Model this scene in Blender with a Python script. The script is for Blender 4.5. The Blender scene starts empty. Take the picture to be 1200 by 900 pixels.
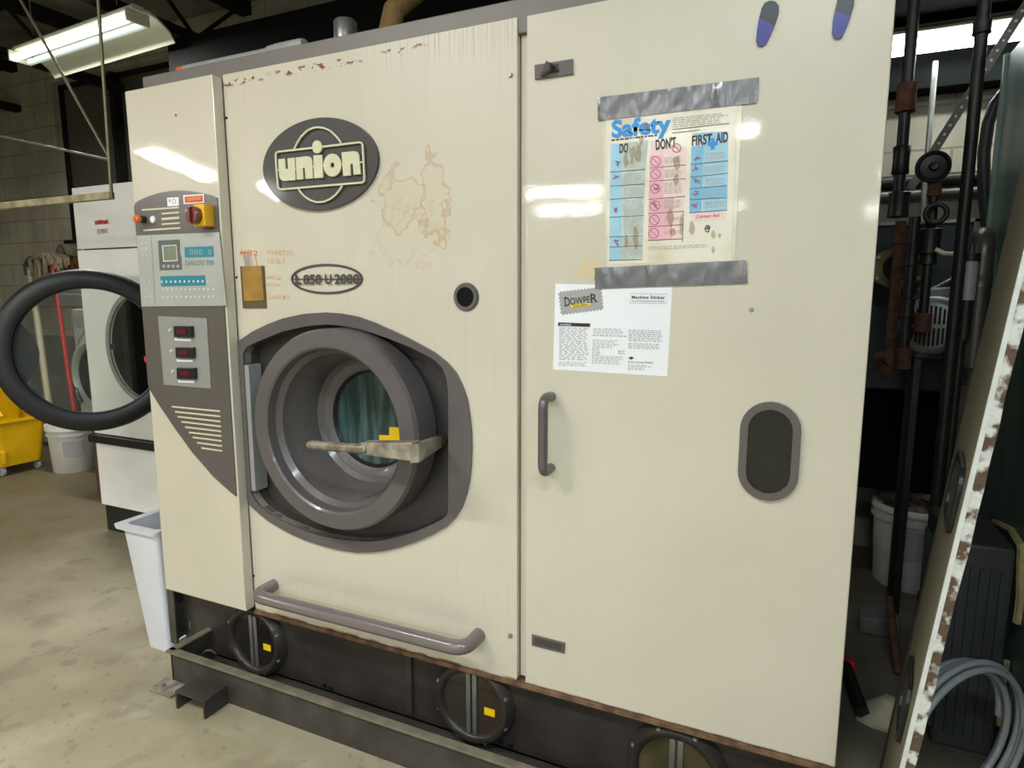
import bpy, bmesh, math, random
from mathutils import Vector, Matrix
random.seed(7)
C = bpy.context.scene.collection
SC = bpy.context.scene
# ------------------------------------------------------------------ camera
F_, PI_, YW, RL = 746.394, .142543, .42889, -.000671
CAM = Vector((0, -1.5, 1.35))
fwd = Vector((-math.sin(YW)*math.cos(PI_), math.cos(YW)*math.cos(PI_), -math.sin(PI_)))
rt0 = Vector((math.cos(YW), math.sin(YW), 0)); up0 = rt0.cross(fwd)
cr, sr = math.cos(RL), math.sin(RL)
RT = cr*rt0 + sr*up0; UP = -sr*rt0 + cr*up0
cd = bpy.data.cameras.new('camera'); cam = bpy.data.objects.new('camera', cd); C.objects.link(cam)
cd.sensor_width = 36; cd.lens = F_*36/1200; cd.clip_start = .02; cd.clip_end = 100
cam.matrix_world = Matrix(((RT.x, UP.x, -fwd.x, CAM.x), (RT.y, UP.y, -fwd.y, CAM.y), (RT.z, UP.z, -fwd.z, CAM.z), (0, 0, 0, 1)))
SC.camera = cam
# ------------------------------------------------------------------ world, exposure
w = bpy.data.worlds.new('world'); SC.world = w; w.use_nodes = True
w.node_tree.nodes['Background'].inputs[0].default_value = (.75, .8, .8, 1)
w.node_tree.nodes['Background'].inputs[1].default_value = .02
SC.view_settings.view_transform = 'Standard'; SC.view_settings.look = 'None'
SC.view_settings.gamma = 1; SC.view_settings.use_curve_mapping = False
SC.view_settings.exposure = 0.0
LAMP_W = 60        # watts of each 4-foot twin-tube fixture
TUBE_E = 26        # tube surface emission

def B(px, py, Y=0., ax=1):
    """the point of the plane Y = const (ax 0: X, 2: Z) that stands at this place of the photograph"""
    d = RT*((px-600)/F_) - UP*((py-450)/F_) + fwd
    t = (Y-CAM[ax])/d[ax]
    return CAM + d*t

# ------------------------------------------------------------------ materials
def new_mat(name):
    m = bpy.data.materials.new(name); m.use_nodes = True
    nt = m.node_tree; return m, nt, nt.nodes['Principled BSDF']
def lin(c):
    return tuple(((v/255)/12.92 if v/255 <= .04045 else ((v/255+.055)/1.055)**2.4) for v in c)+(1,)
def mat(name, rgb, rough=.5, metal=0, var=0, scale=8, bump=0, bscale=60, coat=0, rgb2=None, emis=None, es=0, alpha=1, trans=0, stretch=(1, 1, 1), thr=None):
    m, nt, b = new_mat(name); N = nt.nodes; L = nt.links
    b.inputs['Base Color'].default_value = lin(rgb); b.inputs['Roughness'].default_value = rough
    b.inputs['Metallic'].default_value = metal; b.inputs['Coat Weight'].default_value = coat
    b.inputs['Coat Roughness'].default_value = .1
    b.inputs['Alpha'].default_value = alpha; b.inputs['Transmission Weight'].default_value = trans
    if emis:
        b.inputs['Emission Color'].default_value = lin(emis); b.inputs['Emission Strength'].default_value = es
    if var or rgb2 or bump:
        tc = N.new('ShaderNodeTexCoord'); mp = N.new('ShaderNodeMapping'); mp.inputs['Scale'].default_value = stretch
        L.new(tc.outputs['Object'], mp.inputs['Vector'])
    if var or rgb2:
        nz = N.new('ShaderNodeTexNoise'); nz.inputs['Scale'].default_value = scale; nz.inputs['Detail'].default_value = 6
        L.new(mp.outputs[0], nz.inputs['Vector'])
        cr_ = N.new('ShaderNodeValToRGB')
        a, c = thr or (.35, .65)
        cr_.color_ramp.elements[0].position = a; cr_.color_ramp.elements[1].position = c
        if rgb2: c0, c1 = lin(rgb), lin(rgb2)
        else:
            c = lin(rgb); c0 = tuple(v*(1-var) for v in c[:3])+(1,); c1 = tuple(min(1, v*(1+var)) for v in c[:3])+(1,)
        cr_.color_ramp.elements[0].color = c0; cr_.color_ramp.elements[1].color = c1
        L.new(nz.outputs['Fac'], cr_.inputs[0]); L.new(cr_.outputs[0], b.inputs['Base Color'])
    if bump:
        nb = N.new('ShaderNodeTexNoise'); nb.inputs['Scale'].default_value = bscale; nb.inputs['Detail'].default_value = 3
        L.new(mp.outputs[0], nb.inputs['Vector'])
        bp = N.new('ShaderNodeBump'); bp.inputs['Strength'].default_value = bump; bp.inputs['Distance'].default_value = .01
        L.new(nb.outputs['Fac'], bp.inputs['Height']); L.new(bp.outputs[0], b.inputs['Normal'])
    return m
class NT:
    """small helper for longer node graphs"""
    def __init__(s, nt): s.n = nt.nodes; s.l = nt.links
    def node(s, t, **k):
        n = s.n.new(t)
        for a, v in k.items(): setattr(n, a, v)
        return n
    def link(s, a, b): s.l.new(a, b)
    def math(s, op, a, b=None, clamp=False):
        n = s.n.new('ShaderNodeMath'); n.operation = op; n.use_clamp = clamp
        for i, v in enumerate((a, b)):
            if v is None: continue
            if isinstance(v, (int, float)): n.inputs[i].default_value = v
            else: s.l.new(v, n.inputs[i])
        return n.outputs[0]
    def mix(s, f, a, b):
        n = s.n.new('ShaderNodeMix'); n.data_type = 'RGBA'
        s.l.new(f, n.inputs[0]) if not isinstance(f, (int, float)) else setattr(n.inputs[0], 'default_value', f)
        for i, v in ((6, a), (7, b)):
            if isinstance(v, tuple): n.inputs[i].default_value = v
            else: s.l.new(v, n.inputs[i])
        return n.outputs[2]
    def noise(s, vec, scale, detail=3, st=None):
        if st:
            mp = s.n.new('ShaderNodeMapping'); mp.inputs['Scale'].default_value = st; s.l.new(vec, mp.inputs['Vector']); vec = mp.outputs[0]
        n = s.n.new('ShaderNodeTexNoise'); n.inputs['Scale'].default_value = scale; n.inputs['Detail'].default_value = detail
        s.l.new(vec, n.inputs['Vector']); return n.outputs['Fac']
    def step(s, v, a, b):
        n = s.n.new('ShaderNodeMapRange'); n.clamp = True; n.interpolation_type = 'SMOOTHSTEP'
        s.l.new(v, n.inputs[0]); n.inputs[1].default_value = a; n.inputs[2].default_value = b; return n.outputs[0]

def cream_mat(name, base=(206, 198, 178), stained=False, rust=None):
    m, nt, b = new_mat(name); t = NT(nt)
    tc = t.node('ShaderNodeTexCoord'); v = tc.outputs['Object']
    sp = t.node('ShaderNodeSeparateXYZ'); t.link(v, sp.inputs[0]); X, Z = sp.outputs[0], sp.outputs[2]
    c = t.mix(t.step(t.noise(v, 3, 4), .3, .7), lin(base), lin(tuple(int(q*.975) for q in base)))
    # faint vertical run marks
    run = t.step(t.noise(v, 1, 3, (110, 1, 1.2)), .56, .72)
    c = t.mix(t.math('MULTIPLY', run, .09 if stained else .015), c, lin((150, 138, 110)))
    if stained:
        # rust under the top edge, in spots
        band = t.math('MULTIPLY', t.step(Z, 1.965, 1.975), t.math('SUBTRACT', 1, t.step(Z, 1.985, 1.992)))
        sp1 = t.step(t.noise(v, 42, 3, (1, 1, 1.6)), .55, .59)
        big = t.math('MULTIPLY', t.step(t.noise(v, 5, 2), .38, .44), t.math('SUBTRACT', 1, t.step(X, -.95, -.85)))
        c = t.mix(t.math('MULTIPLY', t.math('MULTIPLY', band, sp1), big), c, lin((122, 66, 34)))
        tin = t.math('MULTIPLY', t.step(Z, 1.90, 2.0), t.step(X, -1.3, -.8))
        c = t.mix(t.math('MULTIPLY', tin, t.math('MULTIPLY', t.step(t.noise(v, 1, 3, (160, 1, 3)), .45, .65), .38)), c, lin((128, 104, 74)))
        # two dried-on tear-shaped residues
        for (cx, cz, rx, rz, amt, sd) in ((-1.02, 1.60, .075, .085, .8, 0), (-.915, 1.585, .045, .11, .9, 3), (-1.0, 1.50, .11, .08, .35, 6)):
            dx = t.math('DIVIDE', t.math('SUBTRACT', X, cx), rx); dz = t.math('DIVIDE', t.math('SUBTRACT', Z, cz), rz)
            d = t.math('SQRT', t.math('ADD', t.math('MULTIPLY', dx, dx), t.math('MULTIPLY', dz, dz)))
            d = t.math('ADD', d, t.math('MULTIPLY', t.math('SUBTRACT', t.noise(v, 17+sd, 2), .5), 2.6))
            ring = t.math('MULTIPLY', t.step(d, .72, .86), t.math('SUBTRACT', 1, t.step(d, .9, 1.0)))
            inside = t.math('SUBTRACT', 1, t.step(d, .8, .95))
            c = t.mix(t.math('MULTIPLY', ring, amt*.5), c, lin((176, 132, 80)))
            c = t.mix(t.math('MULTIPLY', inside, amt*.22), c, lin((200, 184, 150)))
    if rust:
        edge = t.math('SUBTRACT', 1, t.step(Z, rust-.006, rust+.001))
        c = t.mix(t.math('MULTIPLY', edge, t.step(t.noise(v, 14, 4), .4, .6)), c, lin((130, 88, 52)))
    t.link(c, b.inputs['Base Color'])
    b.inputs['Roughness'].default_value = .4; b.inputs['Coat Weight'].default_value = 1; b.inputs['Coat Roughness'].default_value = .014
    bp = t.node('ShaderNodeBump'); bp.inputs['Strength'].default_value = .12; bp.inputs['Distance'].default_value = .0006
    t.link(t.noise(v, 160, 2), bp.inputs['Height'])
    bp2 = t.node('ShaderNodeBump'); bp2.inputs['Strength'].default_value = .05; bp2.inputs['Distance'].default_value = .01
    t.link(t.noise(v, 6, 2), bp2.inputs['Height']); t.link(bp.outputs[0], bp2.inputs['Normal'])
    t.link(bp2.outputs[0], b.inputs['Normal']); t.link(bp2.outputs[0], b.inputs['Coat Normal'])
    return m
M = {}
M['cream'] = cream_mat('cream_enamel', rust=.283)
M['cream_stained'] = cream_mat('cream_enamel_stained', stained=True, rust=.285)
M['grey'] = mat('warm_grey_enamel', (92, 86, 84), .38, var=.05, bump=.08, bscale=90, coat=.2)
M['fascia'] = mat('fascia_grey', (92, 86, 81), .3, var=.03, coat=.3)
M['grey_dark'] = mat('dark_grey_enamel', (66, 62, 60), .42, var=.12, scale=5, coat=.15)
M['lid'] = mat('grey_lid_paint', (112, 106, 100), .45, var=.06)
M['body'] = mat('machine_side_paint', (70, 68, 66), .6, var=.1)
M['base'] = mat('sooty_black_steel', (52, 47, 42), .42, var=.3, scale=7, bump=.15, bscale=30, coat=.1)
M['tray'] = mat('dusty_black_steel', (60, 55, 48), .6, var=.3, scale=10, bump=.2, bscale=40)
M['rim'] = mat('worn_rim_steel', (96, 90, 76), .6, rgb2=(120, 112, 92), scale=22)
M['rust'] = mat('rusty_steel', (128, 98, 70), .85, rgb2=(84, 58, 42), scale=26, bump=.3)
M['rustdark'] = mat('rust_brown_iron', (58, 36, 24), .85, rgb2=(92, 54, 30), scale=30, bump=.4)
M['handle'] = mat('taupe_plastic', (112, 102, 100), .26, coat=.4, var=.05)
M['handle_dark'] = mat('grey_handle_plastic', (92, 84, 82), .3, coat=.3)
M['steel'] = mat('brushed_steel', (164, 164, 158), .34, metal=.35, bump=.05, bscale=120, stretch=(1, 1, 14))
M['panelmetal'] = mat('silver_keypad_foil', (172, 174, 166), .4, metal=.2, var=.04)
M['worn_metal'] = mat('worn_latch_steel', (176, 166, 146), .38, metal=.25, rgb2=(116, 106, 92), scale=24, bump=.3)
M['black'] = mat('black_plastic', (24, 24, 25), .38, coat=.2)
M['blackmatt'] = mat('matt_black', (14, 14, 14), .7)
M['hole'] = mat('dark_opening', (12, 13, 12), .35)
M['white'] = mat('white_paper', (232, 232, 234), .55)
M['ivory'] = mat('ivory_print', (206, 202, 170), .5)
M['pale'] = mat('pale_button', (206, 208, 202), .4)
M['teal'] = mat('teal_print', (42, 126, 142), .4)
M['olive'] = mat('lcd_green', (118, 130, 104), .3)
M['lcdframe'] = mat('lcd_frame_grey', (92, 92, 90), .4)
M['yellow'] = mat('yellow_label', (236, 196, 18), .4)
M['switchyellow'] = mat('yellow_switch_plate', (224, 172, 12), .35, coat=.3)
M['maroon'] = mat('maroon_knob', (104, 42, 36), .25, coat=.5)
M['orange'] = mat('orange_lens', (222, 104, 40), .3, coat=.3)
M['redled'] = mat('red_led_screen', (96, 24, 26), .2)
M['red'] = mat('red_paint', (190, 44, 40), .4)
M['orangered'] = mat('warning_red_print', (204, 66, 48), .4)
M['glass'] = mat('dark_teal_glass', (34, 56, 56), .25, rgb2=(92, 126, 122), scale=5, stretch=(9, 1, .7), thr=(.45, .8), coat=.5)
M['amber'] = mat('dirty_amber_glass', (70, 44, 30), .12, rgb2=(58, 54, 44), scale=3, coat=.5)
M['smokebrown'] = mat('smoked_brown_glass', (34, 30, 26), .15, rgb2=(48, 44, 38), scale=4, coat=.5)
M['oliveglass'] = mat('dirty_olive_glass', (62, 58, 38), .15, rgb2=(96, 88, 60), scale=8, coat=.5)
M['smoke'] = mat('smoked_glass', (13, 14, 14), .22, coat=.1)
M['brass'] = mat('dull_brass_card', (178, 140, 66), .4, metal=.35, rgb2=(150, 116, 52), scale=16)
M['brassdark'] = mat('brown_holder', (92, 76, 50), .5)
M['marker'] = mat('faded_orange_marker', (220, 166, 124), .6)
M['marker2'] = mat('orange_marker', (210, 120, 80), .6)
M['tape'] = mat('silver_duct_tape', (166, 166, 168), .24, metal=.3, var=.06, scale=30, bump=.35, bscale=14, stretch=(2.5, 1, .6))
M['sleeve'] = mat('yellowed_plastic_sleeve', (208, 202, 176), .25, rgb2=(222, 216, 196), scale=14, coat=.4)
M['poster'] = mat('aged_poster_paper', (224, 218, 200), .35, rgb2=(206, 192, 158), scale=11, thr=(.5, .75), coat=.2)
M['p_blue'] = mat('poster_bright_blue', (20, 138, 214), .35)
M['p_lblue'] = mat('poster_light_blue', (152, 196, 214), .35, var=.1)
M['p_pblue'] = mat('poster_pale_blue', (186, 206, 206), .35, rgb2=(172, 178, 160), scale=30)
M['p_mblue'] = mat('poster_mid_blue', (116, 180, 210), .35, var=.1)
M['p_pink'] = mat('poster_pink', (222, 172, 180), .35, var=.1)
M['p_ppink'] = mat('poster_pale_pink', (230, 204, 196), .35)
M['p_mag'] = mat('poster_magenta', (190, 80, 130), .35)
M['p_black'] = mat('poster_black', (46, 34, 40), .4)
M['p_grey'] = mat('print_grey', (158, 158, 156), .5)
M['p_lgrey'] = mat('poster_text_grey', (176, 174, 164), .5)
M['p_stamp'] = mat('stamp_grey', (160, 160, 156), .5)
M['stain'] = mat('brown_water_stain', (168, 128, 66), .5, alpha=.38)
M['resid'] = mat('old_tape_mark', (206, 188, 150), .6)
M['dryerwhite'] = mat('white_enamel', (240, 239, 233), .3, var=.02, coat=.3)
M['dryergrey'] = mat('grey_enamel', (150, 150, 146), .4, var=.05)
M['rubber'] = mat('black_rubber', (22, 23, 24), .5)
M['rubbergrey'] = mat('charcoal_plastic', (58, 62, 66), .4)
M['clear'] = mat('clear_glass', (235, 240, 238), .03, trans=1)
M['bin'] = mat('white_bin_plastic', (208, 209, 213), .35, var=.015)
M['bucketwhite'] = mat('white_bucket_plastic', (196, 194, 186), .45, var=.06)
M['lidwhite'] = mat('white_lid_plastic', (214, 212, 202), .4)
M['mopyellow'] = mat('yellow_bucket_plastic', (226, 178, 4), .4, var=.08, scale=6)
M['moprope'] = mat('cotton_mop_yarn', (150, 136, 108), .9, rgb2=(96, 84, 64), scale=30, bump=.8, stretch=(4, 4, .5))
M['pvc'] = mat('cream_pipe', (202, 194, 160), .5)
M['green'] = mat('green_sheet_steel', (98, 122, 110), .35, rgb2=(80, 106, 94), scale=3, stretch=(1, 4, .4), coat=.1)
M['boardolive'] = mat('olive_grey_paint', (108, 103, 84), .45, var=.05, scale=3)
M['boardedge'] = mat('rusted_white_edge', (206, 206, 196), .7, rgb2=(88, 68, 50), scale=34, thr=(.44, .54), bump=.5)
M['edgewhite'] = mat('chipped_white_edge', (206, 208, 200), .6, var=.08, scale=30)
M['iron'] = mat('black_iron_pipe', (38, 35, 32), .45, var=.3, scale=14, metal=.3)
M['pipegrey'] = mat('grey_steel_pipe', (84, 80, 72), .4, metal=.5, var=.2)
M['galv'] = mat('galvanised_steel', (150, 150, 144), .38, metal=.7, var=.1, scale=20)
M['motor'] = mat('silver_motor_casting', (150, 150, 146), .4, metal=.5, var=.1)
M['tank'] = mat('slate_steel', (52, 56, 60), .5, var=.12, scale=4)
M['flange'] = mat('yellow_zinc_flange', (120, 104, 58), .5, metal=.3, var=.2, scale=20)
M['hose'] = mat('grey_vinyl_hose', (146, 150, 150), .38)
M['blackhose'] = mat('black_rubber_hose', (22, 22, 22), .5)
M['insul'] = mat('tan_pipe_insulation', (132, 104, 58), .8, var=.2, scale=12, bump=.3)
M['foam'] = mat('yellowed_foam', (170, 156, 106), .9, var=.2, scale=26, bump=.6)
M['crate'] = mat('charcoal_crate', (54, 56, 54), .55, var=.1)
M['tube'] = mat('lit_tube', (255, 255, 255), .4, emis=(246, 250, 255), es=TUBE_E)
M['tube_soft'] = mat('softer_lit_tube', (255, 255, 255), .4, emis=(246, 246, 255), es=7)
M['faint_tube'] = mat('dim_tube', (210, 226, 216), .3, emis=(210, 236, 224), es=.35)  # unlit tube, given a faint glow of its own
M['reflector'] = mat('white_reflector', (190, 190, 168), .4, coat=.2)
M['rod'] = mat('dull_rod_steel', (120, 112, 88), .5, metal=.4)
M['railcream'] = mat('old_cream_rail', (176, 166, 130), .6, rgb2=(132, 120, 92), scale=18)
M['bluetag'] = mat('cobalt_plastic', (38, 40, 128), .3, coat=.3)
M['cloth'] = mat('cream_cloth', (160, 152, 126), .9)
M['lint'] = mat('lint_debris', (120, 108, 88), .95, rgb2=(60, 44, 34), scale=30, bump=1)
M['joist'] = mat('dark_joist_steel', (30, 29, 27), .6, var=.3)
M['ceil'] = mat('dusty_roof_deck', (112, 106, 90), .9, rgb2=(78, 74, 62), scale=2.2, bump=.2)
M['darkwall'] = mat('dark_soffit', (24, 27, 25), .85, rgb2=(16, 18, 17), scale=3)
M['wood'] = mat('stained_pedestal', (66, 62, 56), .6, rgb2=(96, 58, 40), scale=3, stretch=(6, 6, .6))
M['lowgrey'] = mat('grey_board', (96, 96, 88), .7, var=.12, scale=5)

for k_ in ('blackmatt', 'darkwall', 'joist'): M[k_].node_tree.nodes['Principled BSDF'].inputs['Specular IOR Level'].default_value = .05
# block wall
def block_mat(name, c1, c2, mortar, green=False):
    m, nt, b = new_mat(name); t = NT(nt)
    tc = t.node('ShaderNodeTexCoord'); v = tc.outputs['Object']
    sp = t.node('ShaderNodeSeparateXYZ'); t.link(v, sp.inputs[0]); cb = t.node('ShaderNodeCombineXYZ')
    t.link(t.math('ADD', sp.outputs[0], sp.outputs[1]), cb.inputs[0]); t.link(sp.outputs[2], cb.inputs[1])
    br = t.node('ShaderNodeTexBrick'); t.link(cb.outputs[0], br.inputs['Vector'])
    br.inputs['Scale'].default_value = 1; br.inputs['Brick Width'].default_value = .406; br.inputs['Row Height'].default_value = .203
    br.inputs['Mortar Size'].default_value = .006; br.inputs['Mortar Smooth'].default_value = .3
    br.inputs['Color1'].default_value = lin(c1); br.inputs['Color2'].default_value = lin(c2); br.inputs['Mortar'].default_value = lin(mortar)
    c = t.mix(t.math('MULTIPLY', t.step(t.noise(v, 2.2, 6), .4, .65), .45), br.outputs['Color'], lin(tuple(int(q*.62) for q in c1)))
    drip = t.math('MULTIPLY', t.step(t.noise(v, 1, 3, (14, 14, .8)), .5, .7), .3)
    c = t.mix(drip, c, lin(tuple(int(q*.72) for q in c1)))
    t.link(c, b.inputs['Base Color']); b.inputs['Roughness'].default_value = .85
    bp = t.node('ShaderNodeBump'); bp.inputs['Strength'].default_value = .5; bp.inputs['Distance'].default_value = .006; bp.invert = True
    t.link(br.outputs['Fac'], bp.inputs['Height']); t.link(bp.outputs[0], b.inputs['Normal'])
    return m
M['block'] = block_mat('painted_block_wall', (156, 150, 130), (150, 143, 124), (124, 117, 98))
# floor
def floor_mat():
    m, nt, b = new_mat('worn_concrete'); t = NT(nt)
    v = t.node('ShaderNodeTexCoord').outputs['Object']
    n1 = t.step(t.noise(v, .9, 8), .38, .66)
    c = t.mix(n1, lin((152, 143, 116)), lin((178, 169, 143)))
    c = t.mix(t.math('MULTIPLY', t.step(t.noise(v, 2.3, 6), .52, .72), .6), c, lin((190, 182, 158)))
    c = t.mix(t.math('MULTIPLY', t.step(t.noise(v, 5, 9, (1, 2, 1)), .5, .74), .35), c, lin((182, 174, 152)))
    c = t.mix(t.math('MULTIPLY', t.step(t.noise(v, 3.4, 7), .54, .68), .4), c, lin((122, 112, 90)))
    c = t.mix(t.math('MULTIPLY', t.step(t.noise(v, 9, 6), .58, .66), .3), c, lin((110, 102, 84)))
    sp = t.node('ShaderNodeSeparateXYZ'); t.link(v, sp.inputs[0])
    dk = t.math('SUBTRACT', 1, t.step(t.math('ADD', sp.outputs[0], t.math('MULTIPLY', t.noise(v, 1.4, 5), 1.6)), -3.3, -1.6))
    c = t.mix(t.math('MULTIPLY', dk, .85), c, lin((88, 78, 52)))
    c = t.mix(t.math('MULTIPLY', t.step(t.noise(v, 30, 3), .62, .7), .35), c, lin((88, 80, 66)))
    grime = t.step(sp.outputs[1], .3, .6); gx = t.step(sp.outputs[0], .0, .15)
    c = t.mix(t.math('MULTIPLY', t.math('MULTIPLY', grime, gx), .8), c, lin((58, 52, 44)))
    t.link(c, b.inputs['Base Color'])
    r = t.step(t.noise(v, 3, 4), .3, .7); mr = t.node('ShaderNodeMapRange'); t.link(r, mr.inputs[0]); mr.inputs[3].default_value = .42; mr.inputs[4].default_value = .7
    t.link(mr.outputs[0], b.inputs['Roughness'])
    bp = t.node('ShaderNodeBump'); bp.inputs['Strength'].default_value = .3; bp.inputs['Distance'].default_value = .004
    t.link(t.noise(v, 18, 5), bp.inputs['Height']); t.link(bp.outputs[0], b.inputs['Normal'])
    return m
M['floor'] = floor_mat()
def mesh_wire_mat():
    m, nt, b = new_mat('dark_wire_mesh'); t = NT(nt)
    v = t.node('ShaderNodeTexCoord').outputs['Object']
    sp = t.node('ShaderNodeSeparateXYZ'); t.link(v, sp.inputs[0])
    u = t.math('ADD', sp.outputs[0], sp.outputs[2]); w_ = t.math('SUBTRACT', sp.outputs[0], sp.outputs[2])
    a = t.math('ABSOLUTE', t.math('SUBTRACT', t.math('FRACT', t.math('MULTIPLY', u, 22)), .5))
    c_ = t.math('ABSOLUTE', t.math('SUBTRACT', t.math('FRACT', t.math('MULTIPLY', w_, 22)), .5))
    wire = t.math('MAXIMUM', t.step(a, .42, .46), t.step(c_, .42, .46))
    c = t.mix(wire, lin((60, 57, 48)), lin((120, 116, 100)))
    t.link(c, b.inputs['Base Color']); b.inputs['Roughness'].default_value = .6
    return m
M['wire'] = mesh_wire_mat()

# ------------------------------------------------------------------ mesh builder
def V(*a): return Vector(a)
class MB:
    def __init__(s): s.b = bmesh.new(); s.bev = False
    def box(s, x0, x1, y0, y1, z0, z1, bev=0, rot=None, piv=None):
        r = bmesh.ops.create_cube(s.b, size=1)
        vs = r['verts']
        bmesh.ops.scale(s.b, vec=(abs(x1-x0), abs(y1-y0), abs(z1-z0)), verts=vs)
        bmesh.ops.translate(s.b, vec=((x0+x1)/2, (y0+y1)/2, (z0+z1)/2), verts=vs)
        if rot is not None: bmesh.ops.rotate(s.b, cent=piv or ((x0+x1)/2, (y0+y1)/2, (z0+z1)/2), matrix=rot, verts=vs)
        if bev:
            s.bev = True
            es = list({e for v in vs for e in v.link_edges})
            bmesh.ops.bevel(s.b, geom=es, offset=bev, segments=2, affect='EDGES', profile=.5)
        return s
    def prism(s, pts, dy, bev=0):
        """pts: front outline as 3-D points; extruded by vector dy (a number: along +Y)"""
        d = V(0, dy, 0) if isinstance(dy, (int, float)) else dy
        a = [s.b.verts.new(p) for p in pts]; c = [s.b.verts.new(p+d) for p in pts]; n = len(pts)
        f1 = s.b.faces.new(a); f2 = s.b.faces.new(list(reversed(c)))
        fs = [f1, f2]
        for i in range(n): fs.append(s.b.faces.new((a[i], c[i], c[(i+1) % n], a[(i+1) % n])))
        if bev: s.bev = True; bmesh.ops.bevel(s.b, geom=list(f1.edges), offset=bev, segments=2, affect='EDGES', profile=.5)
        return s
    def face(s, pts):
        s.b.faces.new([s.b.verts.new(p) for p in pts]); return s
    def band(s, outer, inner, dy):
        """flat frame between two outlines with the same number of points, depth dy"""
        d = V(0, dy, 0) if isinstance(dy, (int, float)) else dy; n = len(outer)
        L = [[s.b.verts.new(p) for p in ps] for ps in (outer, inner, [p+d for p in inner], [p+d for p in outer])]
        for k in range(4):
            A, Bq = L[k], L[(k+1) % 4]
            for i in range(n):
                j = (i+1) % n; s.b.faces.new((A[i], A[j], Bq[j], Bq[i]))
        return s
    def loft(s, loops, caps=True, closed=False):
        L = [[s.b.verts.new(p) for p in lp] for lp in loops]; n = len(loops[0])
        for k in range(len(L)-(0 if closed else 1)):
            A, Bq = L[k], L[(k+1) % len(L)]
            for i in range(n):
                j = (i+1) % n; s.b.faces.new((A[i], A[j], Bq[j], Bq[i]))
        if caps and not closed: s.b.faces.new(list(reversed(L[0]))); s.b.faces.new(L[-1])
        return s
    def tube(s, path, r, seg=12, closed=False, squash=None):
        path = [Vector(p) for p in path]; n = len(path); loops = []
        rs = r if isinstance(r, (list, tuple)) else [r]*n
        prev = None
        for i, p in enumerate(path):
            if closed: tg = (path[(i+1) % n]-path[i-1]).normalized()
            else: tg = ((path[min(i+1, n-1)]-path[max(i-1, 0)])).normalized()
            if prev is None:
                a = V(0, 0, 1) if abs(tg.z) < .9 else V(1, 0, 0)
                u = tg.cross(a).normalized()
            else:
                u = (prev-tg*prev.dot(tg)).normalized()
            prev = u; v = tg.cross(u)
            loops.append([p+(u*math.cos(2*math.pi*k/seg)+v*math.sin(2*math.pi*k/seg))*rs[i] for k in range(seg)])
        return s.loft(loops, closed=closed)
    def lathe(s, prof, o, axis='y', seg=48, closed=False, caps=True):
        """prof: (radius, along) pairs turned round the axis through o"""
        o = Vector(o); loops = []
        for r, h in prof:
            lp = []
            for k in range(seg):
                a = 2*math.pi*k/seg; c, q = math.cos(a)*r, math.sin(a)*r
                lp.append(o+{'y': V(c, h, q), 'z': V(c, q, h), 'x': V(h, c, q)}[axis])
            loops.append(lp)
        return s.loft(loops, caps=caps and not closed, closed=closed)
    def text(s, body, p0, p1, pt, bold=0., depth=0, shear=0):
        cu = bpy.data.curves.new('t', 'FONT'); cu.body = body; cu.offset = bold; cu.resolution_u = 3
        ob = bpy.data.objects.new('t', cu); C.objects.link(ob)
        bpy.context.view_layer.update()
        me = bpy.data.meshes.new_from_object(ob.evaluated_get(bpy.context.evaluated_depsgraph_get()))
        C.objects.unlink(ob); bpy.data.objects.remove(ob); bpy.data.curves.remove(cu)
        xs = [v.co.x for v in me.vertices]
        if not xs: return s
        x0, x1 = min(xs), max(xs); cap = .73
        ex = (p1-p0)/(x1-x0); ez = (pt-p0)/cap
        tb = bmesh.new(); tb.from_mesh(me)
        for v in tb.verts: v.co = p0+ex*(v.co.x-x0)+ez*v.co.y + (ez*0)
        for f in tb.faces:
            f.normal_update()
        if depth:
            r = bmesh.ops.extrude_face_region(tb, geom=list(tb.faces))
            bmesh.ops.translate(tb, vec=V(0, -depth, 0), verts=[g for g in r['geom'] if isinstance(g, bmesh.types.BMVert)])
        m2 = bpy.data.meshes.new('t2'); tb.to_mesh(m2); tb.free(); s.b.from_mesh(m2)
        bpy.data.meshes.remove(m2); bpy.data.meshes.remove(me)
        return s
def obj(name, mb, m, parent=None, smooth=True, ang=None):
    if ang is None: ang = 20 if mb.bev else 52
    bmesh.ops.recalc_face_normals(mb.b, faces=mb.b.faces)
    me = bpy.data.meshes.new(name); mb.b.to_mesh(me); mb.b.free()
    me.materials.append(M[m] if isinstance(m, str) else m)
    if smooth:
        for p in me.polygons: p.use_smooth = True
        me.set_sharp_from_angle(angle=math.radians(ang))
    o = bpy.data.objects.new(name, me); C.objects.link(o)
    if parent is not None:
        o.parent = parent; o.matrix_parent_inverse = Matrix.Translation(-world_loc(parent))
    return o
def world_loc(o):
    l = Vector(o.location); p = o.parent
    return l  # things' Empties sit unparented; parts keep their origin at the world's
def tag(o, label, cat, group=None):
    o['label'] = label; o['category'] = cat
    if group: o['group'] = group
    return o
def thing(name, label, cat, loc, group=None):
    o = bpy.data.objects.new(name, None); C.objects.link(o); o.location = loc; o.empty_display_size = .1
    return tag(o, label, cat, group)
def struct(name, mb, m): o = obj(name, mb, m, smooth=False); o['kind'] = 'structure'; return o
def lab(o, s): o['label'] = s; return o
def stadium(cx, cz, hw, hh, Y, n=12):
    pts = []
    for k in range(n+1):
        a = math.pi*k/n; pts.append(V(cx+hw*math.cos(a), Y, cz+(hh-hw)+hw*math.sin(a)))
    for k in range(n+1):
        a = math.pi+math.pi*k/n; pts.append(V(cx+hw*math.cos(a), Y, cz-(hh-hw)+hw*math.sin(a)))
    return pts
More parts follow.
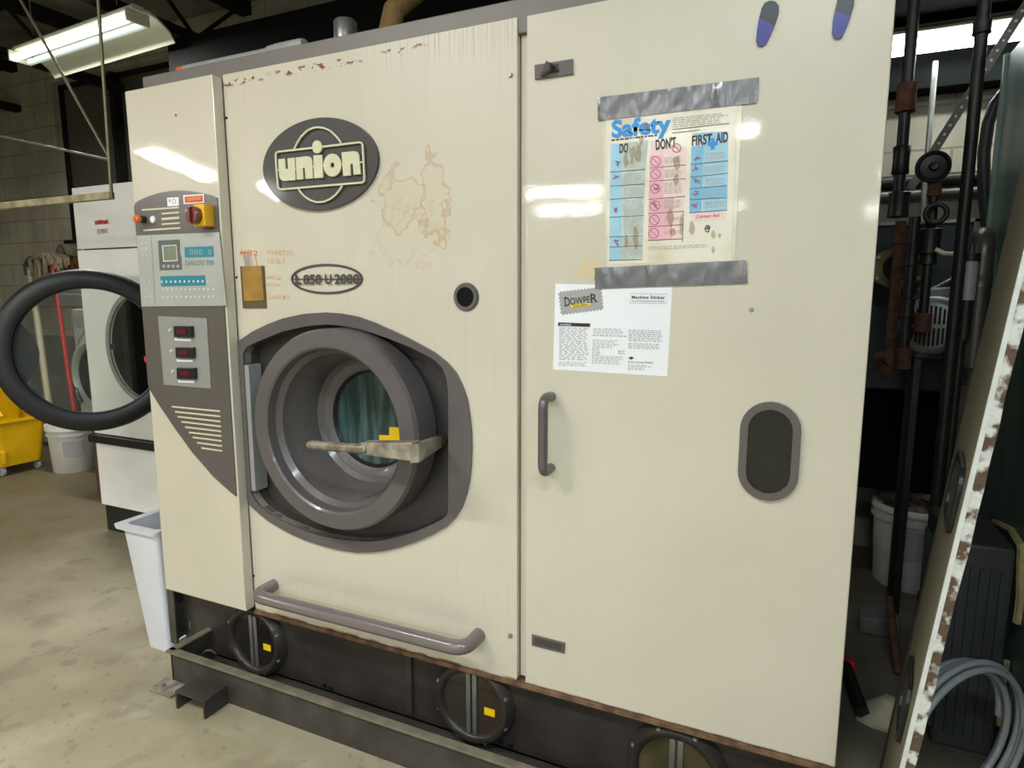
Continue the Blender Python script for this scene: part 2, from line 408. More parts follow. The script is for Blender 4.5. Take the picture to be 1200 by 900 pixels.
def ell(cx, cz, rx, rz, Y, n=40): return [V(cx+rx*math.cos(2*math.pi*k/n), Y, cz+rz*math.sin(2*math.pi*k/n)) for k in range(n)]
def smoothpoly(pts, it=2):
    for _ in range(it):
        q = []
        for i in range(len(pts)):
            a, c = pts[i], pts[(i+1) % len(pts)]
            q += [a*.75+c*.25, a*.25+c*.75]
        pts = q
    return pts
def conv(ox, oy, s):
    return lambda u, v, Y=0.: B(ox+u/s, oy+v/s, Y)
def quad(mb, f, pts, Y, dy=.0006):
    return mb.prism([f(u, v, Y) for u, v in pts], dy)
def strip(mb, f, a, c, hw, Y, dy=.0006):
    """thin bar between two photo points, half-thickness hw in metres"""
    p, q = f(a[0], a[1], Y), f(c[0], c[1], Y); d = (q-p).normalized(); n = V(-d.z, 0, d.x)*hw
    return mb.prism([p+n, q+n, q-n, p-n], dy)

# ================================================================== the room
WY = 2.25; CZ = 3.45
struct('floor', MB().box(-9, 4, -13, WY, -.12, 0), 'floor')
struct('ceiling', MB().box(-9, 4, -13, WY, CZ, CZ+.1), 'ceil')
# back wall with the opening of the meshed window
wx0, wx1, wz0, wz1 = -6.24, -4.4, 1.80, 3.2
b = MB(); b.box(-9, wx0, WY, WY+.2, 0, CZ); b.box(wx1, 4, WY, WY+.2, 0, CZ); b.box(wx0, wx1, WY, WY+.2, 0, wz0); b.box(wx0, wx1, WY, WY+.2, wz1, CZ)
struct('wall_back', b, 'block')
struct('wall_left', MB().box(-9.2, -9, -13, WY+.2, 0, CZ), 'block')
struct('wall_right', MB().box(4, 4.2, -13, WY+.2, 0, CZ), 'block')
struct('wall_front', MB().box(-9, 4, -13.2, -13, 0, CZ), 'block')
b = MB(); b.box(wx0, wx1, WY+.1, WY+.12, wz0, wz1)
wn = struct('window_1', b, 'wire')
b = MB(); b.box(wx0-.01, wx0+.02, WY+.06, WY+.1, wz0, wz1); b.box(wx1-.05, wx1+.03, WY+.06, WY+.1, wz0, wz1)
b.box(wx0, wx1, WY-.02, WY+.1, wz0, wz0+.03); b.box(-5.49, -5.44, WY+.02, WY+.1, wz0, wz1); b.box(wx0, wx1, WY+.06, WY+.1, wz1-.03, wz1)
obj('window_frame', b, 'joist', wn)
# dark soffit along the wall behind the pipework
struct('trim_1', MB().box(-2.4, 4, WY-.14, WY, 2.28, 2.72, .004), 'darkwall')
# steel roof joists
b = MB()
k = 0
for x in (-8.2, -6.75, -5.3, -3.85, -2.4, -.95, .5):
    b.box(x-.045, x+.045, -13, WY, CZ-.09, CZ); b.box(x-.04, x+.04, -13, WY, CZ-.44, CZ-.38)
    y = WY-.1; up = True
    while y > -6:
        b.tube([V(x, y, CZ-.08 if up else CZ-.4), V(x, y-.36, CZ-.4 if up else CZ-.08)], .014, 6); y -= .36; up = not up
struct('trim_2', b, 'joist')
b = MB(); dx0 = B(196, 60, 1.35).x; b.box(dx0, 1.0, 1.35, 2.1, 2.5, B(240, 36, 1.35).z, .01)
struct('dark_box', b, 'blackmatt')  # matt black box added to darken the space above the machine

# ================================================================== ceiling lamps
def lamp(px, py, pz, L, rot, label, hood=1, watts=None, tube='tube', col=(1, 1, .96)):
    t = thing('fluorescent_light', label, 'lamp', (px, py, pz), 'twin-tube fluorescent ceiling lights')
    R = Matrix.Rotation(rot, 3, 'Z')
    def put(name, mb, m):
        bmesh.ops.rotate(mb.b, cent=(0, 0, 0), matrix=R, verts=mb.b.verts)
        bmesh.ops.translate(mb.b, vec=(px, py, pz), verts=mb.b.verts)
        return obj(name, mb, m, t)
    h = L/2
    put('channel', MB().box(-h, h, -.03, .03, .05, .08, .003), 'reflector')
    # bent wings either side; the wing away from the tubes' open side reaches lower
    prof = [(-.035, .055), (.06, .055), (.10, .045), (.17, .0), (.205, -.05), (.21, -.05), (.175, .008), (.105, .055), (.06, .07), (-.035, .07)]
    if not hood: prof = [(-.095, .03), (-.05, .055), (.05, .055), (.095, .03), (.10, .038), (.05, .066), (-.05, .066), (-.10, .038)]
    mb = MB(); mb.loft([[V(-h, y, z) for y, z in prof], [V(h, y, z) for y, z in prof]]); put('reflector', mb, 'reflector')
    for y in (-.045, .045):
        put('tube', MB().lathe([(.0, -h+.03), (.016, -h+.03), (.019, -h+.05), (.019, h-.05), (.016, h-.03), (0, h-.03)], (0, y, 0), 'x', 14, caps=False), ('faint_tube' if tube == 'tube_soft' and y > 0 and hood else tube))
    for x in (-h+.015, h-.015):
        put('lamp_holder', MB().box(x-.008, x+.008, -.066, .066, -.016, .052, .004), 'reflector')
    for x in (-h*.7, h*.7):
        put('hanger', MB().tube([V(x, 0, .12), V(x, 0, CZ-pz)], .004, 6), 'rod')
    if watts != 0:
        ld = bpy.data.lights.new('lamp_light', 'AREA'); ld.shape = 'RECTANGLE'; ld.size = L-.06; ld.size_y = .035; ld.energy = LAMP_W if watts is None else watts
        ld.color = col; lo = bpy.data.objects.new('lamp_light', ld); C.objects.link(lo)
        lo.parent = t; lo.location = (0, 0, -.03); lo.rotation_euler = (0, 0, rot)
    return t
lamp(-4.09, 1.12, 2.84, 1.3, -.07, 'lit fluorescent light with a curved white hood above the left side, over the mops', watts=45, tube='tube_soft')
lamp(.90, 1.95, 2.42, 1.36, 0, 'lit fluorescent light at the right, hung behind the vertical black pipes', hood=0, watts=8, tube='tube_soft', col=(.9, 1, 1))
for (x, y, z, r) in ((-4.78, -2.42, 2.4, 1.095), (-1.05, -4.83, 2.8, 0), (1.22, -5.2, 2.8, 0), (-3.3, -7.5, 2.8, -.1), (-3.9, -9.4, 2.8, -.1),
                     (1.36, -7.6, 2.8, 0), (1.5, -11.3, 2.8, 0), (-1.6, -10.1, 2.8, 0), (-2.2, -2.0, 3.15, 0), (.2, -2.2, 3.15, 0), (2.3, -2.4, 3.1, 0), (-6.9, -5.5, 2.8, 1.0)):  # high near fixtures are added fill, hung clear of the visible reflections
    lamp(x, y, z, 1.22, r, 'unseen fluorescent light behind the camera, lighting the front of the big machine', hood=0, col=(1, .975, .90) if x < -1 else (.80, .95, 1.06), watts=46 if z == 3.15 and x > 0 else 42 if z == 2.4 else None)

# ================================================================== the dry cleaning machine
mach = thing('dry_cleaning_machine', 'big cream dry cleaning machine with round door in the middle of the photo', 'machine', (-.96, .5, 0))
P_ = lambda name, mb, m, par=None, **k: obj(name, mb, m, par or mach, **k)
# body behind the panels
b = MB(); b.box(-1.96, .10, .19, 1.15, .10, 1.99, .004); b.box(-1.96, -1.70, .061, .189, .3, 1.97); b.box(.07, .10, .03, .189, .3, 1.97); P_('body', b, 'body')
b = MB(); b.box(-2.02, .118, .004, 1.18, 1.97, 2.05, .004); P_('top_lid', b, 'lid')
for bx in ((-.64, .118, .031, .05, .283, 2.0), (-.668, -.640, .018, .05, .285, 1.985), (-1.68, -1.645, .012, .05, .285, 1.99)):
    P_('frame_strip', MB().box(*bx), 'cream')
# panels
def panel(x0, x1, z0, z1, y0, m, name):
    return P_(name, MB().box(x0, x1, y0, y0+.03, z0, z1, .003), m)
# --- centre panel: an outline with the opening of the door bitten out
f8 = conv(260, 350, 2.8125)
outer_px = [(-5, 236), (-5, 190), (22, 163), (50, 142), (100, 108), (150, 84), (200, 65), (270, 50), (340, 45), (395, 49), (450, 60), (505, 80), (560, 105), (605, 126), (650, 150), (700, 178), (740, 210), (770, 244), (790, 285), (806, 330), (815, 385), (821, 440), (822, 495), (820, 550), (815, 600), (806, 645), (790, 690), (770, 722), (740, 752), (695, 778), (640, 802), (590, 819), (540, 831), (490, 837), (440, 838), (385, 829), (330, 815), (280, 799), (230, 778), (190, 756), (150, 732), (118, 706), (90, 680), (75, 655), (62, 620)]
inner_px = [(62, 236), (64, 215), (70, 180), (80, 160), (115, 142), (150, 128), (200, 108), (270, 92), (340, 85), (395, 89), (450, 100), (505, 116), (560, 136), (620, 160), (672, 186), (700, 202), (726, 228), (740, 262), (745, 300), (746, 345), (746, 390), (746, 440), (746, 495), (746, 550), (746, 600), (746, 650), (746, 690), (742, 712), (728, 726), (690, 746), (640, 767), (590, 783), (540, 795), (490, 801), (440, 800), (385, 793), (330, 783), (280, 768), (230, 748), (190, 730), (158, 710), (130, 690), (110, 668), (95, 640), (85, 600)]
XL = -1.653
def clampx(p, x=XL+.001): p.x = max(p.x, x); return p
So = [clampx(f8(u, v, -.008)) for u, v in outer_px]; Si = [clampx(f8(u, v, -.008), XL+.02) for u, v in inner_px]
b = MB()
# panel sheet with the opening: built from a dense radial band between opening and rectangle
cx, cz = -1.2, .93; x0, x1, z0, z1 = -1.653, -.672, .277, 2.006
opn = [V(p.x, 0, p.z) for p in Si]
n = len(opn)
def toedge(p):
    dx, dz = p.x-cx, p.z-cz; t = 9
    if dx > 0: t = min(t, (x1-cx)/dx)
    if dx < 0: t = min(t, (x0-cx)/dx)
    if dz > 0: t = min(t, (z1-cz)/dz)
    if dz < 0: t = min(t, (z0-cz)/dz)
    return V(cx+dx*t, 0, cz+dz*t)
edge = [toedge(p) for p in opn]
ptsO, ptsI = [], []
for i in range(n):
    ptsO.append(edge[i]); ptsI.append(opn[i]); a, c = edge[i], edge[(i+1) % n]
    e = 1e-4
    onx = lambda p: abs(p.x-x0) < e or abs(p.x-x1) < e
    onz = lambda p: abs(p.z-z0) < e or abs(p.z-z1) < e
    if (onx(a) and onz(c) and not (onx(c) or onz(a))) or (onz(a) and onx(c) and not (onz(c) or onx(a))):
        q = V(a.x if onx(a) else c.x, 0, a.z if onz(a) else c.z); ptsO.append(q); ptsI.append(opn[i].lerp(opn[(i+1) % n], .5))
b.band([p+V(0, .0, 0) for p in ptsO], [p+V(0, 0, 0) for p in ptsI], .025)
cp = P_('loading_panel', b, 'cream_stained', smooth=False)
for (u, v, r) in ((598, 88, .0065), (598, 745, .0065), (265, 138, .004), (277, 325, .004), (297, 675, .004)):
    q = B(u, v, -.002); mt = 'galv' if r > .005 else 'hole'
    obj('screw', MB().lathe([(0, -.005 if r > .005 else -.001), (r*.8, -.005 if r > .005 else -.001), (r, 0), (r, .004)], q, 'y', 12, caps=False), mt, cp)
# --- right service door
sd = panel(-.647, .124, .277, 2.006, 0, 'cream', 'service_door')
# --- left control cabinet door, proud of the rest
b = MB(); b.box(-2.053, -1.656, -.037, .0, .285, 1.998, .003)
cabd = P_('cabinet_door', b, 'cream', )
b = MB(); b.box(-2.0, -1.70, 0, .06, .30, 1.97); P_('cabinet_frame', b, 'body')
q = B(206, 135, -.038); obj('red_spot', MB().lathe([(0, -.002), (.003, -.002), (.004, 0), (.004, .003)], q, 'y', 10, caps=False), 'red', cabd)
# sill with rust under the panels
P_('rusty_sill', MB().box(-1.655, .122, -.006, .03, .262, .2765, .002), 'rust')
# base skirt
b = MB(); b.box(-2.03, .118, .035, .06, .03, .285); b.box(-1.96, .11, .06, 1.15, .0, .10)
base = P_('base_skirt', b, 'base')
b = MB(); zc = [B(q[0], q[1], .033) for q in ((480, 765), (480, 860))]
b.box(zc[0].x-.012, zc[0].x+.012, .02, .035, .05, .265, .002); P_('skirt_rib', b, 'base')
for (u, v) in ((380, 803), (389, 807), (748, 870/4+655), ):
    pass
for px in ((380, 803), (388, 807), (586+1, 870), (598, 875)):
    q = B(px[0], px[1], .033); obj('bolt_hole', MB().lathe([(0, -.002), (.0065, -.002), (.0075, 0), (.0075, .004)], q, 'y', 12, caps=False), 'hole', base)
# left bracket: angle with slots
b = MB(); b.box(-2.095, -2.085, .0, .05, .05, .283, .001); b.box(-2.095, -2.03, .045, .052, .05, .283, .001); b.box(-2.095, -2.06, -.004, .004, .05, .283, .001)
br = P_('corner_bracket', b, 'pipegrey')
for z in (.262, .105):
    obj('slot', MB().prism(stadium(-2.047, z, .006, .017, .0445, 6), .002), 'galv', br)
# drip tray
b = MB(); tx0, tx1, ty0, ty1 = -1.945, .14, -.135, .05
b.box(tx0+.01, tx1, ty0+.012, ty0+.02, .0, .118, .001); b.box(tx0+.01, tx0+.018, ty0+.012, ty1+.02, 0, .118, .001); b.box(tx0+.01, tx1, ty0+.015, ty1, .0, .012)
tray = P_('drip_tray', b, 'tray')
b = MB(); b.box(tx0, tx1, ty0, ty0+.028, .117, .125, .002); b.box(tx0, tx0+.028, ty0+.01, ty1+.02, .117, .125, .002); obj('tray_rim', b, 'rim', tray)
b = MB(); b.tube([B(206, 752, .0), B(218, 745, .03)], .008, 8); obj('drain_stub', b, 'galv', tray)
b = MB(); q = B(236, 772, -.04)
b.tube([q+V(0, 0, -.02), q+V(0, 0, .01), q+V(.012, .01, .028), q+V(.03, .02, .03), q+V(.04, .03, .01)], .005, 8); obj('hook', b, 'pipegrey', tray)
# feet
b = MB(); b.box(-1.80, -1.665, -.215, -.115, .056, .064, .002); b.box(-1.80, -1.792, -.215, -.115, 0, .06, .001); b.box(-1.673, -1.665, -.215, -.115, 0, .06, .001)
P_('foot_bracket', b, 'tray')
b = MB(); b.box(-1.97, -1.86, -.19, -.12, .004, .012, .002); b.lathe([(0, 0), (.01, 0), (.01, .02), (0, .02)], (-1.94, -.16, 0), 'z', 10, caps=False); P_('levelling_plate', b, 'worn_metal')
# --- door surround
b = MB(); b.band(So, Si, .012)
sur = P_('door_surround', b, 'grey')
# recess: inner wall and back plate
rec_f = [V(p.x, .004, p.z) for p in Si]; rec_b = [V(p.x, .06, p.z) for p in Si]
b = MB(); b.loft([rec_f, rec_b], caps=False)
crc = []
for p in rec_b:
    a = math.atan2(p.z-.952, p.x+1.229); crc.append(V(-1.229+.27*math.cos(a), .06, .952+.27*math.sin(a)))
b.band(rec_b, crc, .004)
P_('door_recess', b, 'grey_dark')
b = MB(); b.box(-1.640, -1.615, -.004, .05, .70, 1.12, .002); P_('hinge_strip', b, 'dryergrey')
# --- the round door ring
dx, dz = -1.229, .952
prof = [(.262, .03), (.292, .03), (.297, .01), (.297, -.068), (.290, -.08), (.246, -.083), (.240, -.078),
        (.236, -.05), (.222, -.035), (.218, .0), (.207, .02), (.199, .095), (.186, .108), (.176, .110), (.156, .122), (.156, .16), (.262, .16)]
b = MB(); b.lathe(prof, (dx, 0, dz), 'y', 96, closed=True)
door = P_('loading_door', b, 'grey', ang=28)
b = MB(); b.lathe([(0, .133), (.157, .133), (.157, .145), (0, .145)], (dx, 0, dz), 'y', 64, caps=False); obj('door_glass', b, 'glass', door)
b = MB(); b.lathe([(.148, .131), (.155, .121), (.160, .121), (.160, .134)], (dx, 0, dz), 'y', 64, closed=True); obj('gasket', b, 'black', door)
b = MB()
fh = conv(340, 480, 6)
quad(b, fh, [(697, 122), (800, 128), (800, 190), (697, 183)], .128, .001); quad(b, fh, [(626, 178), (800, 186), (800, 215), (626, 215)], .1275, .001)
obj('warning_label', b, 'yellow', door)
# latch
tip = B(361, 521, -.165); a2 = B(425, 526, -.165); c2 = B(488, 531, -.165)
lt = P_('door_latch', MB().tube([tip, tip.lerp(a2, .06), tip.lerp(a2, .5), a2, a2.lerp(c2, .1)], [.008, .0125, .013, .0135, .012], 14), 'worn_metal')
lab(lt, 'worn bare metal door latch handle')
b = MB()
L1 = B(422, 519, -.172); L2 = B(483, 519, -.172); L3 = B(482, 541, -.172); L4 = B(424, 533, -.172)
b.prism([L1, L2, L3, L4], .035, .003); obj('latch_block', b, 'worn_metal', lt)
pv = B(513, 518, .02)
b = MB(); e0 = B(486, 530, -.165)
b.loft([[e0+V(-.006, -.012, .022), e0+V(.012, 0, .022), e0+V(.012, 0, -.026), e0+V(-.006, -.012, -.026)], [pv+V(-.012, 0, .016), pv+V(.012, 0, .016), pv+V(.012, 0, -.014), pv+V(-.012, 0, -.014)]])
obj('latch_arm', b, 'worn_metal', lt)
b = MB(); b.lathe([(0, -.012), (.014, -.012), (.02, 0), (.02, .012), (0, .012)], V(pv.x, .03, pv.z), 'y', 16, caps=False); obj('latch_pivot', b, 'rustdark', lt)
# --- grab bar under the door
def arcpath(pts, r, n=5):
    out = [pts[0]]
    for i in range(1, len(pts)-1):
        a, p, c = pts[i-1], pts[i], pts[i+1]; u = (a-p).normalized(); v = (c-p).normalized(); s = p+u*r; e = p+v*r
        for k in range(n+1):
            t = k/n; out.append(s*(1-t)**2+p*2*t*(1-t)+e*t*t)
    out.append(pts[-1]); return out
gl = V(-1.56, 0, .383); gr = V(-.79, 0, .386)
b = MB(); b.tube(arcpath([gl, gl+V(-.005, -.085, 0), gr+V(.002, -.085, 0), gr], .05, 6), .0205, 18); P_('grab_bar', b, 'handle', ang=60)
# --- emblem
ec = V(-1.2925, 0, 1.713)
b = MB(); b.prism(ell(ec.x, ec.z, .209, .1265, -.010, 64), .010, .003)
em = P_('emblem', b, 'grey_dark')
fe = conv(300, 130, 7.2)
EY = -.0175
b = MB()
letters = [
 [(187, 407), (243, 402), (247, 480), (254, 490), (263, 491), (268, 484), (264, 400), (325, 394), (332, 583), (240, 590), (218, 585), (203, 572), (195, 545)],
 [(333, 393), (430, 382), (452, 387), (466, 400), (472, 422), (480, 568), (418, 574), (412, 488), (406, 478), (398, 478), (393, 487), (397, 575), (345, 580)],
 [(483, 375), (555, 370), (565, 563), (490, 568)],
 [(722, 350), (825, 338), (848, 344), (863, 358), (869, 382), (881, 533), (823, 538), (816, 453), (809, 444), (800, 445), (794, 453), (797, 543), (735, 549)]]
for L in letters: b.prism([fe(u, v, EY) for u, v in L], .005)
oo = [fe(643+75*math.cos(k*math.pi/16), 457+97*math.sin(k*math.pi/16), EY) for k in range(32)]
oi = [fe(643+17*math.cos(k*math.pi/16), 457+22*math.sin(k*math.pi/16), EY) for k in range(32)]
b.band(oo, oi, .005)
b.prism([fe(514+41*math.cos(k*math.pi/12), 303+55*math.sin(k*math.pi/12), EY-.0015) for k in range(24)], .006)
obj('emblem_lettering', b, 'ivory', em, smooth=False)
b = MB()
def line(pts, hw, f, Y, closed=False, dy=.005, mb=None):
    mb = mb or b
    P3 = [f(u, v, Y) for u, v in pts]; n = len(P3); o_, i_ = [], []
    for i, p in enumerate(P3):
        a = P3[i-1] if (i or closed) else p; c = P3[(i+1) % n] if (i < n-1 or closed) else p
        d = (c-a).normalized(); nn = V(-d.z, 0, d.x)*hw; o_.append(p+nn); i_.append(p-nn)
    if closed: mb.band(o_, i_, dy)
    else:
        for i in range(n-1): mb.prism([o_[i], o_[i+1], i_[i+1], i_[i]], dy)
line([(163, 380), (165, 360), (175, 348), (192, 343), (530, 305), (868, 264), (886, 268), (897, 285), (905, 430), (912, 578), (908, 594), (893, 604), (540, 633), (212, 662), (194, 656), (183, 640), (172, 510)], .0026, fe, EY, True)
for arc in ([(320, 322), (345, 268), (380, 213), (430, 165), (480, 142), (520, 137), (570, 143), (620, 164), (665, 203), (697, 240), (716, 270)],
            [(355, 655), (378, 690), (405, 718), (450, 750), (495, 766), (525, 770), (575, 764), (625, 743), (670, 707), (705, 665), (725, 628)]):
    line(arc, .0024, fe, EY)
for a, c in (((168, 500), (192, 498)), ((326, 487), (346, 487)), ((474, 470), (490, 470)), ((560, 462), (574, 462)), ((712, 450), (728, 450)), ((873, 433), (905, 432))): strip(b, fe, a, c, .002, EY, .005)
obj('emblem_outline', b, 'ivory', em, smooth=False)
# --- model badge  L-850-U-2000
fm = conv(260, 270, 3.75)
b = MB(); line([(460+154*math.cos(k*math.pi/24), 213+62*math.sin(k*math.pi/24)) for k in range(48)], .0028, fm, -.004, True, .004)
strip(b, fm, (308, 214), (612, 214), .0013, -.0035, .003)
b.text('L', fm(322, 235, -.006), fm(350, 235, -.006), fm(322, 193, -.006), .03, .0)
b.text('850', fm(357, 235, -.006), fm(438, 235, -.006), fm(357, 193, -.006), .03)
b.text('U', fm(452, 234, -.006), fm(482, 234, -.006), fm(452, 192, -.006), .03)
b.text('2000', fm(494, 234, -.006), fm(604, 234, -.006), fm(494, 191, -.006), .03)
P_('model_badge', b, 'grey_dark', smooth=False)
# --- peephole
q = B(546.5, 348, 0)
b = MB(); b.lathe([(.026, -.008), (.034, -.008), (.038, -.002), (.038, .01), (.026, .01)], (q.x, 0, q.z), 'y', 32, closed=True); ph = P_('peephole', b, 'grey')
b = MB(); b.lathe([(0, -.0035), (.027, -.0035), (.027, .002), (0, .002)], (q.x, 0, q.z), 'y', 32, caps=False); obj('peephole_glass', b, 'smoke', ph)
# --- card holder
fk = conv(270, 280, 10)
b = MB(); quad(b, fk, [(112, 322), (388, 314), (418, 810), (145, 812)], -.004, .004); ch = P_('card_holder', b, 'brassdark')
b = MB(); quad(b, fk, [(132, 322), (362, 316), (392, 722), (160, 730)], -.007, .003); obj('brass_card', b, 'brass', ch)
# handwriting
b = MB()
for s, a, c, t_ in (('WHITES', (428, 190), (742, 205), (420, 118)), ('ONLY', (437, 292), (650, 300), (432, 218)), ('#02', (425, 468), (592, 475), (422, 425)), ('#04', (425, 548), (580, 562), (423, 508)), ('DARKS', (445, 712), (705, 716), (440, 648))):
    b.text(s, fk(*a, -.0012), fk(*c, -.0012), fk(*t_, -.0012), -.012)
P_('handwriting', b, 'marker', smooth=False)
b = MB(); b.text('#82', fk(110, 185, -.0012), fk(325, 200, -.0012), fk(105, 118, -.0012), 0)
for a, c in (((235, 190), (262, 312)), ((290, 190), (310, 312)), ((110, 160), (240, 165))): strip(b, fk, a, c, .0012, -.0012, .0006)
lab(P_('red_handwriting', b, 'marker2', smooth=False), 'darker orange-red marker number')
b = MB()
for i in range(9): strip(b, fk, (145+i*9, 190), (175+i*8, 315), .0006, -.0011, .0005)
P_('pen_scribble', b, 'p_grey', smooth=False)
# --- control fascia
CY = -.041
f4 = lambda u, v, Y=CY: B(u/4, 200+v/4, Y)
f44 = lambda u, v, Y=CY: B(u/4, 400+v/4, Y)
fo = [f4(628, 172), f4(632, 155), f4(645, 143), f4(670, 131), f4(700, 118), f4(750, 103), f4(800, 95), f4(850, 93), f4(900, 97), f4(950, 105), f4(1000, 118), f4(1018, 127), f4(1027, 142), f4(1030, 200),
      f4(1045, 500), f44(1080, 100), f44(1092, 350), f44(1112, 728), f44(1104, 727), f44(1080, 707), f44(1000, 635), f44(900, 520), f44(820, 410), f44(740, 290), f44(700, 225), f44(688, 200)]
for p in fo:
    p.x = min(max(p.x, -2.051), -1.664)
b = MB(); b.prism(fo, .004)
fas = P_('control_fascia', b, 'fascia', smooth=False)
for a, c, h in (((665, 184), (838, 172), .0025), ((757, 202), (838, 195), .0025), ((757, 227), (840, 220), .0035), ((757, 251), (842, 245), .0025), ((672, 280), (845, 268), .0025)): obj('stripe', strip(MB(), f4, a, c, h, CY-.001, .002), 'ivory', fas, smooth=False)
for a, c in (((805, 306), (1030, 328)), ((820, 330), (1032, 352)), ((833, 353), (1033, 376)), ((850, 377), (1035, 399)), ((867, 402), (1036, 422)), ((885, 427), (1037, 444)), ((903, 450), (1038, 467)), ((923, 475), (1040, 491)), ((943, 500), (1041, 514))): obj('stripe', strip(MB(), f44, a, c, .0026, CY-.001, .002), 'ivory', fas, smooth=False)
fz = conv(190, 220, 18)
b = MB(); quad(b, fz, [(103, 212), (345, 198), (352, 378), (112, 392)], CY-.001, .002); obj('white_sticker', b, 'white', fas)
b = MB(); quad(b, fz, [(135, 245), (170, 243), (172, 300), (138, 302)], CY-.0016, .001); line([(243+38*math.cos(k*.52), 290+48*math.sin(k*.52)) for k in range(12)], .0012, fz, CY-.0016, True, .001); obj('sticker_print', b, 'p_grey', fas, smooth=False)
b = MB(); quad(b, fz, [(442, 160), (878, 130), (884, 318), (455, 345)], CY-.001, .002); obj('warning_plate', b, 'white', fas)
b = MB(); quad(b, fz, [(470, 188), (850, 160), (858, 295), (480, 318)], CY-.0018, .001); obj('warning_field', b, 'orangered', fas)
b = MB()
for v in (225, 262):
    b.text('WARNING', fz(515, v+12, CY-.0024), fz(815, v-12, CY-.0024), fz(513, v-14, CY-.0024), .02)
obj('warning_text', b, 'yellow', fas, smooth=False)
# power switch
sq = [fz(640, 350, -.075), fz(880, 335, -.075), fz(905, 800, -.075), fz(660, 830, -.075)]
b = MB(); b.prism(sq, .035, .003)
sw = P_('power_switch', b, 'switchyellow'); lab(sw, 'yellow block with a round maroon knob')
b = MB(); c0 = fz(860, 590, CY)
b.lathe([(0, -.012), (.018, -.012), (.024, 0), (0, 0)], c0, 'y', 24, caps=False); obj('switch_collar', b, 'fascia', sw)
kc = fz(600, 570, -.095); kr = .0265
b = MB(); b.lathe([(0, 0), (kr*.9, 0), (kr, .003), (kr, .02), (kr*.85, .022), (0, .022)], kc, 'y', 32, caps=False)
b.box(kc.x-.005, kc.x+.005, kc.y-.008, kc.y+.001, kc.z-kr*.85, kc.z+kr*.85, .002)
obj('knob', b, 'maroon', sw)
b = MB(); b.lathe([(0, -.009), (.003, -.009), (.003, -.006)], kc+V(-.006, -.001, .012), 'y', 8); obj('knob_marker', b, 'ivory', sw)
b = MB(); quad(b, fz, [(755, 455), (820, 455), (822, 500), (760, 500)], -.0762, .001); obj('keyhole', b, 'rustdark', sw)
b = MB(); q = fz(1045, 585, CY); b.lathe([(0, -.006), (.004, -.006), (.004, 0)], q, 'y', 8); obj('pin', b, 'black', sw)
# lamp buttons
f6 = lambda u, v, Y=CY: B(150+u/6, 210+v/6, Y)
q = f6(118, 285)
b = MB(); b.lathe([(0, -.02), (.010, -.02), (.012, -.016), (.012, 0)], q, 'y', 20); il = P_('indicator_lamp', b, 'black')
b = MB(); b.lathe([(0, -.036), (.008, -.035), (.0125, -.031), (.0125, -.02), (0, -.019)], q, 'y', 20, caps=False); obj('lamp_cap', b, 'orange', il)
q = f6(178, 284)
b = MB(); b.lathe([(0, -.005), (.010, -.005), (.012, -.002), (.012, 0)], q, 'y', 24); lab(P_('push_button', b, 'white'), 'round white push button')
# keypad
KY = CY-.003
kt, kb_ = f6(62, 395, KY), f6(690, 890, KY)
b = MB(); quad(b, f6, [(60, 396), (640, 373), (692, 890), (95, 896)], KY, .003); kp = P_('keypad', b, 'panelmetal')
b = MB(); line([(162, 395), (192, 890)], .0005, f6, KY-.0005, dy=.0005); obj('keypad_line', b, 'fascia', kp, smooth=False)
b = MB(); quad(b, f6, [(210, 432), (362, 423), (366, 535), (345, 536), (338, 462), (240, 466), (246, 540), (217, 542)], KY-.001, .001)
quad(b, f6, [(217, 542), (246, 540), (250, 578), (347, 574), (345, 536), (372, 535), (378, 636), (223, 641)], KY-.001, .001)
obj('display_frame', b, 'lcdframe', kp, smooth=False)
b = MB(); quad(b, f6, [(238, 466), (340, 460), (350, 575), (247, 581)], KY-.0012, .001); obj('display_border', b, 'pale', kp)
b = MB(); quad(b, f6, [(246, 472), (334, 467), (342, 568), (253, 573)], KY-.002, .001); obj('display', b, 'olive', kp)
b = MB()
for u in (242, 275, 308, 340): quad(b, f6, [(u, 602), (u+18, 601), (u+19, 622), (u+1, 623)], KY-.0018, .0008)
obj('display_keys', b, 'p_grey', kp)
b = MB(); quad(b, f6, [(397, 478), (598, 470), (602, 545), (400, 551)], KY-.001, .001); quad(b, f6, [(227, 683), (540, 675), (546, 747), (232, 754)], KY-.001, .001); obj('teal_field', b, 'teal', kp)
b = MB()
for u in (437, 470, 502, 568):
    line([(u, 500), (u+15, 499), (u+16, 527), (u+1, 528)], .0007, f6, KY-.0018, True, .0006)
obj('display_digits', b, 'pale', kp, smooth=False)
b = MB(); b.text('DIALOG 700', f6(404, 608, KY-.0008), f6(604, 604, KY-.0008), f6(402, 570, KY-.0008), 0); obj('model_text', b, mat('slate_print', (96, 124, 126), .5), kp, smooth=False)
btn = None
spots = [(240+31.8*i, 722-1*i*.4, .0046) for i in range(10)]+[(563, 718, .003), (597, 717, .003)]
spots += [(247+32*i, 777-.2*i, .004) for i in range(12)]+[(250+32*i, 830-.2*i, .004) for i in range(12)]
spots += [(102, 453, .003), (131, 451, .004), (107, 495, .003), (134, 493, .003), (108, 540, .003), (137, 537, .003), (113, 583, .003), (140, 580, .003), (122, 725, .003), (151, 722, .003), (126, 777, .003), (154, 774, .003), (130, 830, .003), (160, 827, .003)]
for i, (u, v, r) in enumerate(spots):
    q = f6(u, v, KY)
    b = MB(); b.lathe([(0, -.002), (r*.8, -.002), (r, -.001), (r, .0004)], q, 'y', 10); obj('button', b, 'pale', kp)
